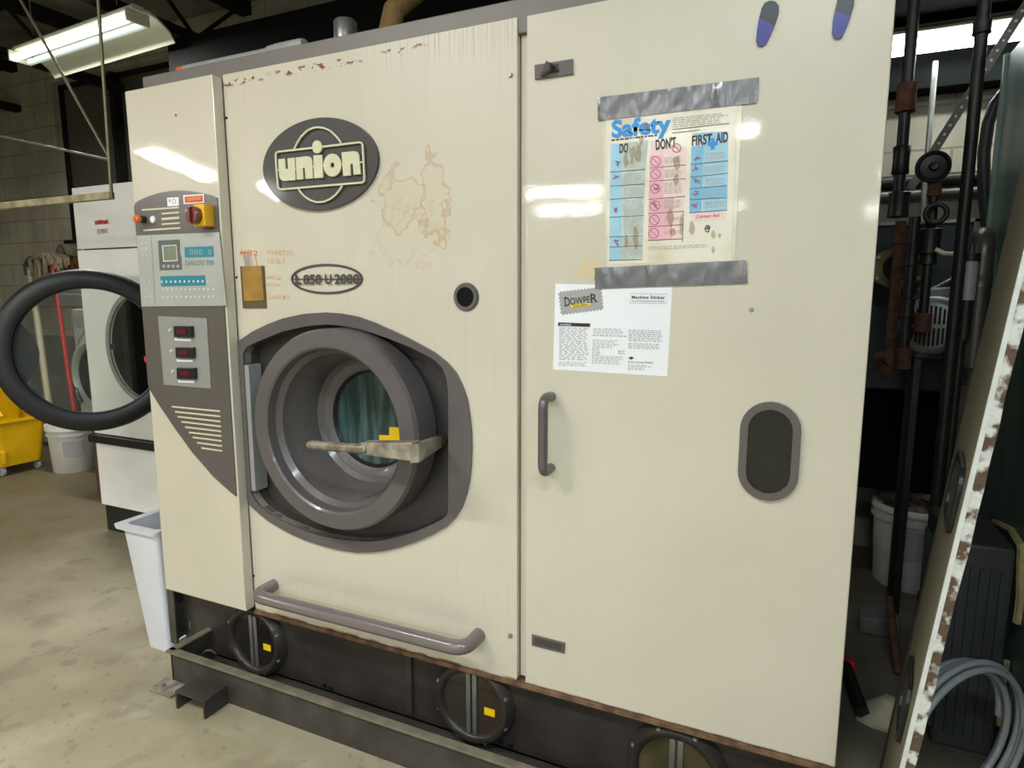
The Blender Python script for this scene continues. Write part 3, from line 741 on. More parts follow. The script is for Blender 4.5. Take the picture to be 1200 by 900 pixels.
# gauge plate
GY = CY-.003
ft = lambda u, v, Y=GY: B(u/4, 200+v/4, Y)
b = MB(); b.prism([B(185, 370.5, GY), B(242, 373, GY), B(247, 455.5, GY), B(192, 451, GY)], .003); gp = P_('gauge_plate', b, 'steel')
for (x0_, y0_, x1_, y1_, lx, ly) in ((202.8, 382, 223.6, 395.5, 199.5, 387), (205, 407, 225.6, 420, 201, 411.5), (206.5, 431, 227.4, 444.5, 202.5, 435.2)):
    b = MB(); b.prism([B(x0_, y0_, GY-.012), B(x1_, y0_+.3, GY-.012), B(x1_+.5, y1_, GY-.012), B(x0_+.5, y1_-.6, GY-.012)], .012, .002)
    g = obj('thermostat', b, 'black', gp)
    b = MB(); b.prism([B(x0_+4, y0_+4, GY-.0135), B(x1_-6, y0_+4, GY-.0135), B(x1_-5.5, y1_-4, GY-.0135), B(x0_+4.5, y1_-4.3, GY-.0135)], .001); obj('thermostat_display', b, 'redled', gp)
    b = MB(); b.prism([B(x0_+2, y1_+1.0, GY-.0015), B(x1_, y1_+1.6, GY-.0015), B(x1_, y1_+4.2, GY-.0015), B(x0_+2, y1_+3.6, GY-.0015)], .001); obj('thermostat_label', b, 'white', gp)
    b = MB(); b.lathe([(0, -.005), (.005, -.004), (.006, 0)], B(lx, ly, GY), 'y', 12); obj('gauge_lamp', b, 'ivory', gp)
b = MB(); b.prism([B(168.5, 417, -.039), B(173.5, 421, -.039), B(175, 427, -.039), B(169.5, 424, -.039)], .001); obj('red_tape_tab', b, 'red', cabd)
# --- service door fittings
fl = conv(560, 0, 6)
b = MB(); quad(b, fl, [(398, 457), (665, 414), (668, 519), (400, 556)], -.006, .006); la = P_('door_catch', b, 'handle_dark')
b = MB(); quad(b, fl, [(505, 455), (568, 445), (572, 508), (505, 515)], -.0065, .001); obj('catch_opening', b, 'hole', la)
b = MB(); p = [fl(430, 532, -.02), fl(478, 424, -.03), fl(508, 438, -.03), fl(503, 490, -.022)]; b.prism(p, .022, .002); obj('catch_lever', b, 'handle_dark', la)
b = MB(); hx = -.575
b.tube(arcpath([V(hx, 0, 1.088), V(hx, -.058, 1.092), V(hx, -.058, .898), V(hx, 0, .901)], .03, 6), .0125, 14); P_('pull_handle', b, 'handle_dark', ang=60)
fn = conv(560, 730, 6)
b = MB(); b.prism([fn(u, v, -.004) for u, v in [(378, 82), (612, 143), (608, 217), (378, 160)]], .004, .001); npl = P_('name_plate', b, 'handle_dark')
b = MB(); b.prism([fn(u, v, -.005) for u, v in [(398, 100), (590, 150), (588, 196), (398, 148)]], .001); obj('plate_recess', b, 'grey_dark', npl)
b = MB(); st_o = stadium(-.0545, .999, .063, .1125, -.009, 14); st_i = stadium(-.0545, .999, .046, .0955, -.009, 14)
b.band(st_o, st_i, .009); ov = P_('oval_window', b, 'handle_dark', smooth=False)
b = MB(); b.prism(stadium(-.0545, .999, .047, .0965, -.0035, 14), .003); obj('oval_glass', b, 'smoke', ov)
q = B(880.5, 363, 0); P_('screw', MB().lathe([(0, -.003), (.004, -.003), (.005, 0)], q, 'y', 10), 'galv')
b = MB(); quad(b, conv(600, 60, 3.213), [(255, 782), (325, 778), (330, 848), (252, 852)], -.0006, .0006); P_('tape_residue', b, 'resid')
# teardrop hangers near the top right
fd = conv(870, 0, 6.667)
for pts, nm in (([(150, 60), (175, 18), (215, 2), (262, 12), (285, 45), (283, 100), (250, 200), (215, 280), (180, 345), (150, 362), (118, 355), (106, 320), (115, 230), (130, 140)], 150),
                ([(745, -10), (760, -40), (800, -58), (850, -48), (874, -15), (872, 40), (845, 125), (815, 210), (780, 285), (745, 303), (712, 292), (700, 258), (706, 170), (722, 80)], 85)):
    b = MB(); b.prism([fd(u, v, -.004) for u, v in pts], .004, .001); tg = P_('teardrop_slot', b, 'hole')
    low = [(u, v) for u, v in pts if v > nm-40]
    b = MB(); b.prism([fd(u*.985+ (sum(x for x, _ in low)/len(low))*.015, v, -.0055) for u, v in low], .0015); lab(obj('blue_insert', b, 'bluetag', tg), 'cobalt blue lower half')
# --- sight glasses in the base
def sight(cx, cz, name='sight_glass', am='amber', labs=True):
    Y = .03; R = .122
    b = MB(); b.lathe([(.096, -.02), (.104, -.03), (.116, -.03), (.127, -.014), (.132, .006), (.096, .006)], (cx, Y, cz), 'y', 56, closed=True); s = P_(name, b, 'base')
    b = MB(); b.lathe([(0, -.014), (.097, -.014), (.097, -.006), (0, -.006)], (cx, Y, cz), 'y', 48, caps=False); obj('glass', b, am, s)
    b = MB(); b.box(cx-.017, cx-.0035, Y-.022, Y-.016, cz-.094, cz+.094, .001); b.box(cx+.0035, cx+.017, Y-.022, Y-.016, cz-.094, cz+.094, .001); obj('level_scale', b, 'galv', s)
    for k in range(8):
        a = math.pi/8+k*math.pi/4
        b = MB(); q = V(cx+.119*math.cos(a), Y-.018, cz+.119*math.sin(a)); b.lathe([(0, -.009), (.005, -.008), (.007, -.004), (.007, .006)], q, 'y', 8); obj('bolt', b, 'galv', s)
    if labs:
        b = MB(); b.box(cx+.040, cx+.074, Y-.0165, Y-.0155, cz-.024, cz-.001); obj('label_tab', b, 'yellow', s)
    return s
for (u, v, lb, am_) in ((296, 752, True, 'smokebrown'), (551.5, 826, True, 'amber'), (791, 908, False, 'oliveglass')):
    q = B(u, v, .005); sight(q.x, q.z, labs=lb, am=am_)
# vent stub on lid
q = B(405, 38, .25)
b = MB(); b.lathe([(0, 2.05), (.027, 2.05), (.027, q.z-.03), (.036, q.z-.03), (.036, q.z+.03), (.03, q.z+.036), (0, q.z+.036)], (q.x, .25, 0), 'z', 24, caps=False); P_('vent_stub', b, 'galv')

# ================================================================== papers and tapes on the machine
fp = conv(600, 60, 3.213); fA = conv(700, 120, 6.667); fC = conv(700, 210, 6.667)
pt = thing('safety_poster', 'worn blue and pink safety poster in a plastic sleeve, taped on the right-hand door', 'poster', fp(600, 520, -.002))
b = MB(); b.prism([B(706, 138, -.0015), B(870, 120, -.0015), B(861, 309, -.0015), B(711, 313, -.0015)], .0012); obj('plastic_sleeve', b, 'sleeve', pt)
b = MB(); b.prism([B(710.5, 140, -.0022), B(864, 122, -.0022), B(857, 306, -.0022), B(713.5, 309, -.0022)], .0007); obj('poster_sheet', b, 'poster', pt)
Y1, Y2, Y3 = -.0027, -.0032, -.0037
def C2(u, v): return (u, v+600)   # second crop's points in the first crop's frame
b = MB(); quad(b, fA, [(105, 325), (190, 318), C2(182, 632), C2(92, 640)], Y1, .0004); obj('blue_column', b, 'p_lblue', pt)
b = MB(); quad(b, fA, [(190, 318), (400, 292), (375, 520), C2(350, 625), C2(182, 632)], Y1, .0004); obj('pale_blue_column', b, 'p_pblue', pt)
b = MB(); quad(b, fA, [(415, 300), (445, 296), (700, 355), (690, 487), C2(685, 133), C2(668, 465), C2(480, 472), C2(515, 150), (515, 410), (410, 412)], Y1, .0004); obj('pale_pink_column', b, 'p_ppink', pt)
b = MB(); quad(b, fA, [(410, 412), (515, 410), C2(515, 150), C2(480, 472), C2(395, 480), C2(402, 150)], Y2, .0004); quad(b, fA, [C2(402, 157), C2(600, 142), C2(580, 470), C2(395, 480)], Y1-.0002, .0004); obj('pink_column', b, 'p_pink', pt)
b = MB(); quad(b, fA, [(738, 240), (1022, 225), (1022, 455), C2(1015, 240), C2(820, 256), (832, 400), (820, 330)], Y1, .0004); obj('light_blue_column', b, 'p_lblue', pt)
b = MB(); quad(b, fA, [(735, 345), (832, 335), C2(812, 256), C2(718, 262)], Y2, .0004); quad(b, fA, [C2(722, 75), C2(1012, 48), C2(1012, 143), C2(720, 160)], Y1-.0002, .0004); obj('mid_blue_column', b, 'p_mblue', pt)
b = MB(); quad(b, fA, [C2(718, 270), C2(1005, 250), C2(1000, 312), C2(760, 330)], Y1, .0004); obj('pink_box', b, 'p_ppink', pt)
b = MB(); b.text('Safety', fA(112, 272, Y3), fA(575, 226, Y3), fA(110, 140, Y3), .035)
quad(b, fA, [(888, 282), (916, 279), (917, 306), (940, 304), (940, 333), (915, 336), (915, 365), (885, 368), (885, 339), (862, 341), (862, 312), (888, 309)], Y3-.0004, .0004)
lab(obj('poster_title', b, 'p_blue', pt, smooth=False), 'bright blue title')
b = MB()
b.text('DO', fA(172, 395, Y3), fA(240, 387, Y3), fA(174, 322, Y3), .03); b.text("DON'T", fA(457, 370, Y3), fA(615, 348, Y3), fA(455, 290, Y3), .03)
b.text('FIRST', fA(738, 338, Y3), fA(895, 320, Y3), fA(740, 258, Y3), .03); b.text('AID', fA(925, 318, Y3), fA(1022, 306, Y3), fA(926, 238, Y3), .03)
rnd = random.Random(3)
def dashes(mb, f, u0, v0, u1, v1, gap, th, Y, slope=0., fill=.8, lo=12, hi=40, short=.15):
    v = v0
    while v < v1:
        u = u0; end = u1-(u1-u0)*rnd.random()*short
        while u < end:
            wd = min(rnd.uniform(lo, hi), end-u)
            if wd > 3: quad(mb, f, [(u, v+(u-u0)*slope), (u+wd, v+(u+wd-u0)*slope), (u+wd, v+th+(u+wd-u0)*slope), (u, v+th+(u-u0)*slope)], Y, .0003)
            u += wd+hi*.22
        v += gap
dashes(b, fA, 110, 290, 480, 300, 30, 11, Y2, -.11)
obj('poster_headings', b, 'p_black', pt, smooth=False)
b = MB()
for a, c in (((100, 545), (370, 522)), (C2(95, 55), C2(368, 38)), (C2(95, 157), C2(365, 140)), (C2(95, 297), C2(362, 283)), (C2(92, 452), C2(355, 442)), (C2(92, 530), C2(355, 520)), (C2(92, 635), C2(350, 627)),
             ((408, 515), (690, 487)), ((405, 617), (690, 596)), (C2(400, 157), C2(685, 133)), (C2(398, 270), C2(675, 250)), (C2(397, 372), C2(672, 355)), (C2(395, 478), C2(668, 465)), (C2(672, 250), C2(665, 490)),
             ((728, 485), (1022, 455)), ((725, 585), (1020, 552)), (C2(722, 75), C2(1012, 48)), (C2(720, 160), C2(1012, 143)), (C2(718, 262), C2(1015, 240)), ((585, 240), (800, 215)), ((585, 212), (1030, 162))):
    strip(b, fA, a, c, .0006, Y3, .0003)
obj('poster_rules', b, 'brassdark', pt, smooth=False)
b = MB()
dashes(b, fA, 590, 120, 1025, 190, 17, 8, Y2, -.10, lo=10, hi=60)
for (v0, v1) in ((560, 640), (665, 745), (770, 880), (905, 1035), (1062, 1115), (1145, 1215)): dashes(b, fA, 205, v0, 362, v1, 13, 6, Y2, -.06)
for (v0, v1) in ((430, 480), (528, 590), (630, 720), (770, 830), (905, 930), (1010, 1030)): dashes(b, fA, 525, v0, 665, v1, 13, 6, Y2-.0004, -.08)
for (v0, v1) in ((400, 450), (505, 550), (600, 640), (690, 735), (780, 830)): dashes(b, fA, 845, v0, 1005, v1, 13, 6, Y2, -.09)
dashes(b, fA, *C2(400, 530), *C2(900, 560), 16, 7, Y2, -.05)
obj('poster_text', b, 'p_lgrey', pt, smooth=False)
b = MB()
for (u, v, r) in ((455, 460, 38), (455, 560, 38), (452, 672, 36), (450, 807, 38), (445, 918, 38), (440, 1022, 38), (618, 355, 34)):
    line([(u+r*math.cos(k*math.pi/10), v+r*math.sin(k*math.pi/10)) for k in range(20)], .0008, fA, Y3-.0004, True, .0003); strip(b, fA, (u-r*.7, v-r*.7), (u+r*.7, v+r*.7), .0007, Y3-.0004, .0003)
b.text('Contact Aid', fA(*C2(770, 305), Y3), fA(*C2(950, 293), Y3), fA(*C2(770, 278), Y3), .01)
obj('prohibition_signs', b, 'p_mag', pt, smooth=False)
b = MB()
for (u, v) in ((165, 480), (150, 590), (150, 830), (160, 1095), (455, 660), (448, 800), (780, 430), (770, 520), (775, 620), (768, 710), (765, 805)):
    for j in range(4):
        a0 = rnd.uniform(0, 6.28); l = rnd.uniform(14, 26); du, dv = math.cos(a0)*l, math.sin(a0)*l
        cu, cv = u+rnd.uniform(-12, 12), v+rnd.uniform(-16, 16); strip(b, fA, (cu-du, cv-dv), (cu+du, cv+dv), .0011, Y3-.0002*j, .0003)
obj('poster_pictures', b, mat('poster_picture_ink', (140, 96, 128), .4), pt, smooth=False)
b = MB()
for a, c in (((838, 980), (848, 1008)), ((848, 1008), (866, 1012)), ((866, 1012), (876, 985)), ((846, 962), (850, 990)), ((858, 955), (860, 992)), ((869, 958), (866, 990)), ((876, 985), (880, 965))): strip(b, fA, a, c, .0009, Y3, .0003)
obj('hand_emblem', b, 'p_black', pt, smooth=False)
b = MB()
for (u, v, ru, rv) in ((345, 290, 18, 45), (320, 400, 26, 90), (270, 400, 30, 70), (225, 440, 22, 70), (620, 470, 28, 60), (615, 600, 25, 50), (300, 1060, 22, 110), (225, 1080, 18, 50), (570, 900, 30, 70), (585, 1010, 25, 40), (735, 980, 25, 60), (655, 960, 14, 90), (905, 1030, 18, 40), (955, 1040, 12, 22), (905, 1155, 14, 28), (380, 190, 30, 30)):
    pts = [(u+ru*math.cos(k*math.pi/8)*rnd.uniform(.6, 1.15), v+rv*math.sin(k*math.pi/8)*rnd.uniform(.6, 1.15)) for k in range(16)]
    obj('water_stain', MB().face([fA(x, y, Y3-.0012) for x, y in pts]), 'stain', pt, smooth=False)

def tape_strip(corners, label):
    """duct tape as a slightly rippled sheet"""
    tl, tr, brr, bl = [B(x, y, 0) for x, y in corners]; nx, nz = 46, 6; mb = MB(); g = []
    rn = random.Random(label)
    cre = [rn.uniform(0, 1) for _ in range(7)]
    for j in range(nz+1):
        row = []
        for i in range(nx+1):
            u, v = i/nx, j/nz
            p = tl.lerp(tr, u).lerp(bl.lerp(brr, u), v)
            h = .0042+.0006*math.sin(u*31+v*5)
            for c_ in cre: h += .003*math.exp(-((u-c_-v*.02)/.009)**2)
            if i in (0, nx): p = p+(tr-tl)*rn.uniform(-.004, .004)
            if j in (0, nz) or i in (0, nx): h = min(h, .0042)
            row.append(mb.b.verts.new(V(p.x, -h, p.z)))
        g.append(row)
    for j in range(nz):
        for i in range(nx): mb.b.faces.new((g[j][i], g[j][i+1], g[j+1][i+1], g[j+1][i]))
    bmesh.ops.solidify(mb.b, geom=list(mb.b.faces), thickness=.0006)
    return tag(obj('duct_tape', mb, 'tape', ang=50), label, 'tape', 'duct tape strips holding the poster')
ztp = lambda u, v: (600+u/3.213, 60+v/3.213)
tape_strip([ztp(325, 176), ztp(930, 100), ztp(922, 196), ztp(326, 264)], 'silver duct tape strip along the top edge of the safety poster')
tape_strip([ztp(312, 816), ztp(882, 787), ztp(888, 874), ztp(314, 895)], 'silver duct tape strip along the bottom edge of the safety poster')
# solvent sticker
fs = conv(640, 330, 7.5)
stk = thing('solvent_sticker', 'white printed solvent sticker stuck under the lower duct tape strip', 'sticker', fs(590, 430, -.001))
b = MB(); quad(b, fs, [(82, 18), (1110, 42), (1065, 836), (60, 772)], -.0012, .001); obj('sticker_sheet', b, 'white', stk)
b = MB()
def zig(a, c, n, amp):
    out = []
    for k in range(n):
        t = k/n; x, y = a[0]+(c[0]-a[0])*t, a[1]+(c[1]-a[1])*t; L = math.hypot(c[0]-a[0], c[1]-a[1]); nx_, ny_ = (c[1]-a[1])/L, -(c[0]-a[0])/L
        out += [(x, y), (x+(c[0]-a[0])/n*.5+nx_*amp, y+(c[1]-a[1])/n*.5+ny_*amp)]
    return out
zz = zig((115, 98), (478, 55), 12, 14)+zig((478, 55), (495, 240), 6, 14)+zig((495, 240), (138, 285), 12, 14)+zig((138, 285), (115, 98), 6, 14)
quad(b, fs, zz, -.0018, .0006); obj('stamp_field', b, 'p_stamp', stk, smooth=False)
b = MB(); b.text('D', fs(165, 217, -.0023), fs(212, 211, -.0023), fs(158, 138, -.0023), .015); b.text('OWPE', fs(213, 205, -.0023), fs(388, 185, -.0023), fs(208, 143, -.0023), .012); b.text('R', fs(393, 186, -.0023), fs(452, 178, -.0023), fs(388, 108, -.0023), .015)
for (u, v, w_) in ((160, 217, 20), (158, 140, 18), (392, 186, 22), (430, 181, 26), (388, 112, 20), (300, 195, 16)): quad(b, fs, [(u, v-5), (u+w_, v-7), (u+w_, v-1), (u, v+1)], -.0023, .0003)
obj('brand_lettering', b, 'p_black', stk, smooth=False)
b = MB(); quad(b, fs, [(215, 206), (386, 184), (391, 209), (219, 231)], -.0026, .0003); obj('yellow_strip', b, 'yellow', stk, smooth=False)
b = MB(); b.text('SOLVENT', fs(240, 224, -.003), fs(372, 207, -.003), fs(239, 208, -.003), .01)
quad(b, fs, [(105, 358), (388, 368), (386, 399), (104, 390)], -.0018, .0003); quad(b, fs, [(720, 672), (748, 658), (775, 672), (748, 686)], -.0018, .0003)
b.text('The Dow Chemical Company', fs(718, 713, -.0018), fs(940, 719, -.0018), fs(718, 698, -.0018), .01)
b.text('Machine Sticker', fs(752, 150, -.0018), fs(1045, 153, -.0018), fs(752, 121, -.0018), .02)
b.text('For the Professional Dry Cleaner', fs(752, 176, -.0018), fs(1045, 180, -.0018), fs(752, 161, -.0018), .0)
obj('sticker_headings', b, 'p_black', stk, smooth=False)
b = MB(); b.text('WARNING', fs(120, 384, -.0023), fs(218, 388, -.0023), fs(120, 369, -.0023), .01); obj('warning_word', b, 'white', stk, smooth=False)
b = MB(); line([(736, 104), (1064, 110), (1060, 194), (737, 188)], .0005, fs, -.0018, True, .0003)
dashes(b, fs, 115, 404, 375, 690, 14.5, 6.5, -.0016, .02, lo=14, hi=60); dashes(b, fs, 110, 705, 375, 745, 14, 6, -.0016, .02)
dashes(b, fs, 415, 412, 690, 460, 14, 6, -.0016, .02); dashes(b, fs, 408, 468, 705, 480, 16, 9, -.0016, .03, short=0); dashes(b, fs, 408, 510, 660, 580, 16, 7, -.0016, .03, short=.3); dashes(b, fs, 405, 588, 480, 640, 16, 8, -.0016, .03)
dashes(b, fs, 402, 650, 690, 722, 13, 6, -.0016, .03); dashes(b, fs, 630, 605, 695, 640, 12, 7, -.0016, .03)
dashes(b, fs, 724, 422, 1028, 520, 13.5, 6.5, -.0016, .03); dashes(b, fs, 722, 540, 1020, 585, 13.5, 6.5, -.0016, .03); dashes(b, fs, 718, 730, 940, 770, 13, 6, -.0016, .02, short=.4)
obj('sticker_text', b, 'p_grey', stk, smooth=False)

# ================================================================== pipes lying on / above the lid
b = MB(); a, c = B(218, 78, .07), B(345, 48, .07); a.z = c.z = 2.052+.018
b.tube([a, a.lerp(c, .8), c], [.018, .018, .018], 14); cp_ = obj('conduit_pipe', b, 'dryergrey'); tag(cp_, 'grey pipe with an orange end lying on top of the big machine, at its left', 'pipe')
b = MB(); d = (c-a).normalized(); b.tube([a-d*.035, a-d*.03, a], [.01, .0175, .018], 14); lab(obj('pipe_end', b, 'orange', cp_), 'orange end cap')
b = MB(); b.tube([c-d*.10, c-d*.06, c+d*.02, c+d*.04], [.018, .021, .021, .018], 14); bmesh.ops.translate(b.b, vec=(0, 0, .004), verts=b.b.verts); obj('pipe_coupling', b, 'dryergrey', cp_)
b = MB(); q = [B(442, 28, .45), B(462, 12, .5), B(500, -20, .6), B(560, -60, .8)]; q[0].z = 2.09
b.tube(q, .038, 14); tag(obj('insulated_pipe', b, 'insul'), 'tan insulated pipe rising from the top of the big machine', 'pipe')

# ================================================================== left side
# suspended rail
rl = thing('hanging_rail', 'thin steel rods hanging from the ceiling carrying a cream rail, left of the machine', 'rail', (-2.4, .2, 1.65))
RY = .2
def PP(u, v): return B(u, v, RY)
joint = PP(129, 187)
k1 = (CZ-joint.z)/(PP(24, 0).z-joint.z)
b = MB(); b.tube([joint+(PP(24, 0)-joint)*k1, joint], .0055, 8); obj('diagonal_rod', b, 'rod', rl)
p1, p0 = PP(131, 232), PP(115, 0); k1 = (CZ-p1.z)/(p0.z-p1.z)
b = MB(); b.tube([p1+(p0-p1)*k1, p1], .0065, 8); obj('upright_rod', b, 'rod', rl)
b = MB(); a, c = PP(-90, 140), PP(126, 187); b.tube([a, c], .005, 8); obj('tie_rod', b, 'rod', rl)
e1 = PP(131, 229); e0 = PP(0, 243); e0.z = e1.z; x_ = e1.x-1.6
b = MB(); b.box(x_, e1.x, RY-.012, RY+.012, e1.z-.014, e1.z+.014, .002); obj('rail_bar', b, 'railcream', rl)
b = MB(); b.tube([V(x_+.02, RY, e1.z), V(x_+.02, RY, CZ)], .0065, 8); obj('upright_rod', b, 'rod', rl)

# white front-loading machine
DY = .706
dr = thing('white_dryer', 'tall white machine with an open round door, behind the big cream machine', 'machine', (-3.15, 1.1, 0))
xl, xr = -3.58, -2.62
for nm, m, z0_, z1_, yy in (('toe_kick', 'black', 0, .155, .02), ('lower_panel', 'dryerwhite', .16, .52, 0), ('front_panel', 'dryerwhite', .575, 1.575, 0), ('control_panel', 'dryerwhite', 1.582, 1.90, 0)):
    if nm == 'front_panel':
        cxx, czz, rr = -3.095, 1.07, .275; nn = 64; O_, I_ = [], []
        for k in range(nn):
            a = 2*math.pi*k/nn; ca, sa = math.cos(a), math.sin(a)
            t = min((xr-cxx)/ca if ca > 1e-6 else 9, (xl-cxx)/ca if ca < -1e-6 else 9, (z1_-czz)/sa if sa > 1e-6 else 9, (z0_-czz)/sa if sa < -1e-6 else 9)
            O_.append(V(cxx+ca*t, DY, czz+sa*t)); I_.append(V(cxx+ca*rr, DY, czz+sa*rr))
        # square the four nearest corners
        for X_, Z_ in ((xl, z0_), (xl, z1_), (xr, z0_), (xr, z1_)):
            j = min(range(nn), key=lambda k: (O_[k]-V(X_, DY, Z_)).length); O_[j] = V(X_, DY, Z_)
        b = MB(); b.band(O_, I_, .02); obj(nm, b, m, dr, smooth=False)
    else:
        b = MB(); b.box(xl, xr, DY+yy, DY+yy+.02, z0_, z1_, .003); obj(nm, b, m, dr)
b = MB(); b.box(xl+.004, xr-.004, DY+.35, DY+.95, 0, 1.895, .005); b.box(xl+.004, xl+.02, DY+.021, DY+.35, .0, 1.895); b.box(xr-.02, xr-.004, DY+.021, DY+.35, .0, 1.895); b.box(xl+.004, xr-.004, DY+.021, DY+.35, 1.87, 1.895); obj('cabinet', b, 'dryerwhite', dr)
b = MB(); b.box(xl-.02, xr+.01, DY-.03, DY+.01, .525, .57, .006); lab(obj('trim_bar', b, 'black', dr), 'black bar with a brown sheen')
b = MB(); b.lathe([(.276, .015), (.276, -.012), (.300, -.014), (.306, -.006), (.306, .0), (.282, .0)], (cxx, DY, czz), 'y', 64, closed=True); obj('porthole_ring', b, 'dryergrey', dr)
b = MB(); b.lathe([(.277, .0), (.27, .02), (.265, .30), (0, .30), (0, .31), (.275, .31)], (cxx, DY, czz), 'y', 48, caps=False); obj('drum', b, 'hole', dr)
b = MB(); b.box(xl+.18, xl+.25, DY-.006, DY+.001, 1.05, 1.08, .002); obj('strike_plate', b, 'black', dr)
b = MB(); q0, q1, q2 = B(111, 263, DY-.003), B(127, 262, DY-.003), B(111, 256.5, DY-.003); b.text('unimat', q0-V(0, 0, .0), V(q1.x, q1.y, q0.z), q2, .04); lab(obj('brand_lettering', b, 'red', dr, smooth=False), 'red lettering')
b = MB(); q0, q1, q2 = B(114, 274, DY-.003), B(125.5, 273, DY-.003), B(114, 268.5, DY-.003); b.text('E780', q0, V(q1.x, q1.y, q0.z), q2, .02); obj('model_lettering', b, 'p_grey', dr, smooth=False)
# the open door: ring, lip, glass
dn = V(-.846, .528, -.075).normalized(); pc = CAM+dn*3.495*1.0; Rr = .371
side = V(.528, .846, 0).normalized(); upv = side.cross(dn) * -1
if upv.z < 0: upv = -upv
side = upv.cross(dn).normalized()
if side.y < 0: side = -side
b = MB(); path = [pc+side*math.cos(2*math.pi*k/72)*(Rr-.026)+upv*math.sin(2*math.pi*k/72)*(Rr-.026) for k in range(72)]
loops = []
for k in range(72):
    a = 2*math.pi*k/72; rd = side*math.cos(a)+upv*math.sin(a); pr = []
    for (ro, dd) in ((-.088, .006), (-.080, -.022), (-.055, -.032), (-.018, -.024), (-.003, -.008), (0, .012), (-.01, .03), (-.035, .034), (-.07, .03)):
        pr.append(pc+rd*(Rr+ro)+dn*dd)
    loops.append(pr)
b.loft(loops, caps=False, closed=True); dd_ = obj('open_door', b, 'rubber', dr, ang=50); lab(dd_, 'open round door with a thick black rim')
b = MB(); b.tube([pc+side*math.cos(a)*(Rr-.086)+upv*math.sin(a)*(Rr-.086)-dn*.004 for a in [2*math.pi*k/64 for k in range(64)]], .004, 6, closed=True); obj('inner_gasket', b, 'rubbergrey', dd_)
# plastic shield inside the left of the rim
o_, i_ = [], []
for k in range(15):
    a = math.radians(152+k*4); o_.append(pc+side*math.cos(a)*(Rr-.086)+upv*math.sin(a)*(Rr-.086)+dn*.02)
P0_, P1_ = o_[0], o_[-1]
for k in range(15):
    t = k/14; i_.append(P0_.lerp(P1_, t)+side*(.055*math.sin(math.pi*t)+.0)+dn*.0)
b = MB(); mid = [p+V(0, 0, 0) for p in o_]+list(reversed(i_[1:-1])); b.prism(mid, dn*.012); obj('door_shield', b, 'rubbergrey', dd_)
b = MB(); b.loft([[pc+side*math.cos(a)*(Rr-.08)+upv*math.sin(a)*(Rr-.08)+dn*h for a in [2*math.pi*k/48 for k in range(48)]] for h in (.004, .008)]); obj('door_glass', b, 'clear', dd_)
hp = pc+side*Rr
b = MB(); b.tube([hp-side*.03+dn*.02, hp+side*.03+dn*.01, V(hp.x+.02, DY+.001, hp.z)], .015, 8); obj('door_hinge', b, 'galv', dr)

# stainless washer further back
WS = 1.10
p0 = B(83, 362, WS); p1 = B(97, 592, WS)
wm = thing('steel_washer', 'grey steel front-loading washer on a dark stained pedestal, half hidden behind the white machine', 'washer', (-4.1, 1.45, 0))
wx = p0.x; ztop = p0.z
b = MB(); b.box(wx, wx+.7, WS, WS+.75, .46, ztop, .01); obj('cabinet', b, 'dryergrey', wm)
b = MB(); b.box(wx+.06, wx+.70, WS+.02, WS+.75, 0.0, .455, .004); lab(obj('pedestal', b, 'wood', wm), 'dark brown-stained pedestal')
q = B(118, 440, WS); rr = .235
b = MB(); b.lathe([(rr-.045, -.01), (rr-.02, -.045), (rr, -.04), (rr+.012, 0), (rr-.045, 0)], (q.x, WS, q.z), 'y', 48, closed=True); obj('door_ring', b, 'steel', wm)
b = MB(); b.lathe([(0, -.02), (rr-.046, -.02), (rr-.046, -.002), (0, -.002)], (q.x, WS, q.z), 'y', 40, caps=False); obj('door_glass', b, 'smoke', wm)
b = MB(); b.tube([B(88, 452, WS-.03), B(90, 462, WS-.06), B(96, 472, WS-.05)], .014, 10); obj('door_handle', b, 'black', wm)
b = MB(); line([(90, 383), (102, 383), (92, 400), (91, 412)], .003, lambda u, v, Y=0: B(u, v, WS-.003), WS, dy=.002); obj('panel_mark', b, 'lowgrey', wm, smooth=False)
# items on top of the washer
b = MB(); q = B(88, 330, WS+.3); zt = ztop
bx_ = B(76, 340, WS+.25).x; b.box(bx_, bx_+.45, WS+.2, WS+.5, zt+.001, zt+.10, .01); b.box(bx_+.03, bx_+.40, WS+.23, WS+.47, zt+.10, zt+.15, .006)
tag(obj('control_box', b, 'lowgrey'), 'grey box standing on top of the steel washer', 'box')
b = MB(); s0 = B(76, 303, WY-.02); s1 = B(84, 318, WY-.02); sx1 = s0.x+.42
b.prism([V(s0.x, WY-.02, s0.z), V(sx1, WY-.02, s0.z), V(sx1, WY-.02, s1.z), V(s0.x+.12, WY-.02, s1.z), V(s0.x, WY-.02, s0.z-.07)], .018)
ys = obj('yellow_sign', b, 'mopyellow'); tag(ys, 'yellow sign with black lettering on the block wall beside the mops', 'sign')
b = MB(); b.text('CAUTION', V(s0.x+.04, WY-.022, s0.z-.085), V(sx1-.03, WY-.022, s0.z-.085), V(s0.x+.04, WY-.022, s0.z-.045), .02); obj('sign_lettering', b, 'black', ys, smooth=False)

# grey board leaning on the wall
b = MB(); a0 = B(27, 392, 2.2); a1 = B(82, 388, 2.2)
b.box(a0.x, a1.x+.1, 2.215, 2.245, 0, a0.z, .004); tag(obj('wall_board', b, 'lowgrey'), 'flat grey board standing against the block wall behind the mops', 'board')
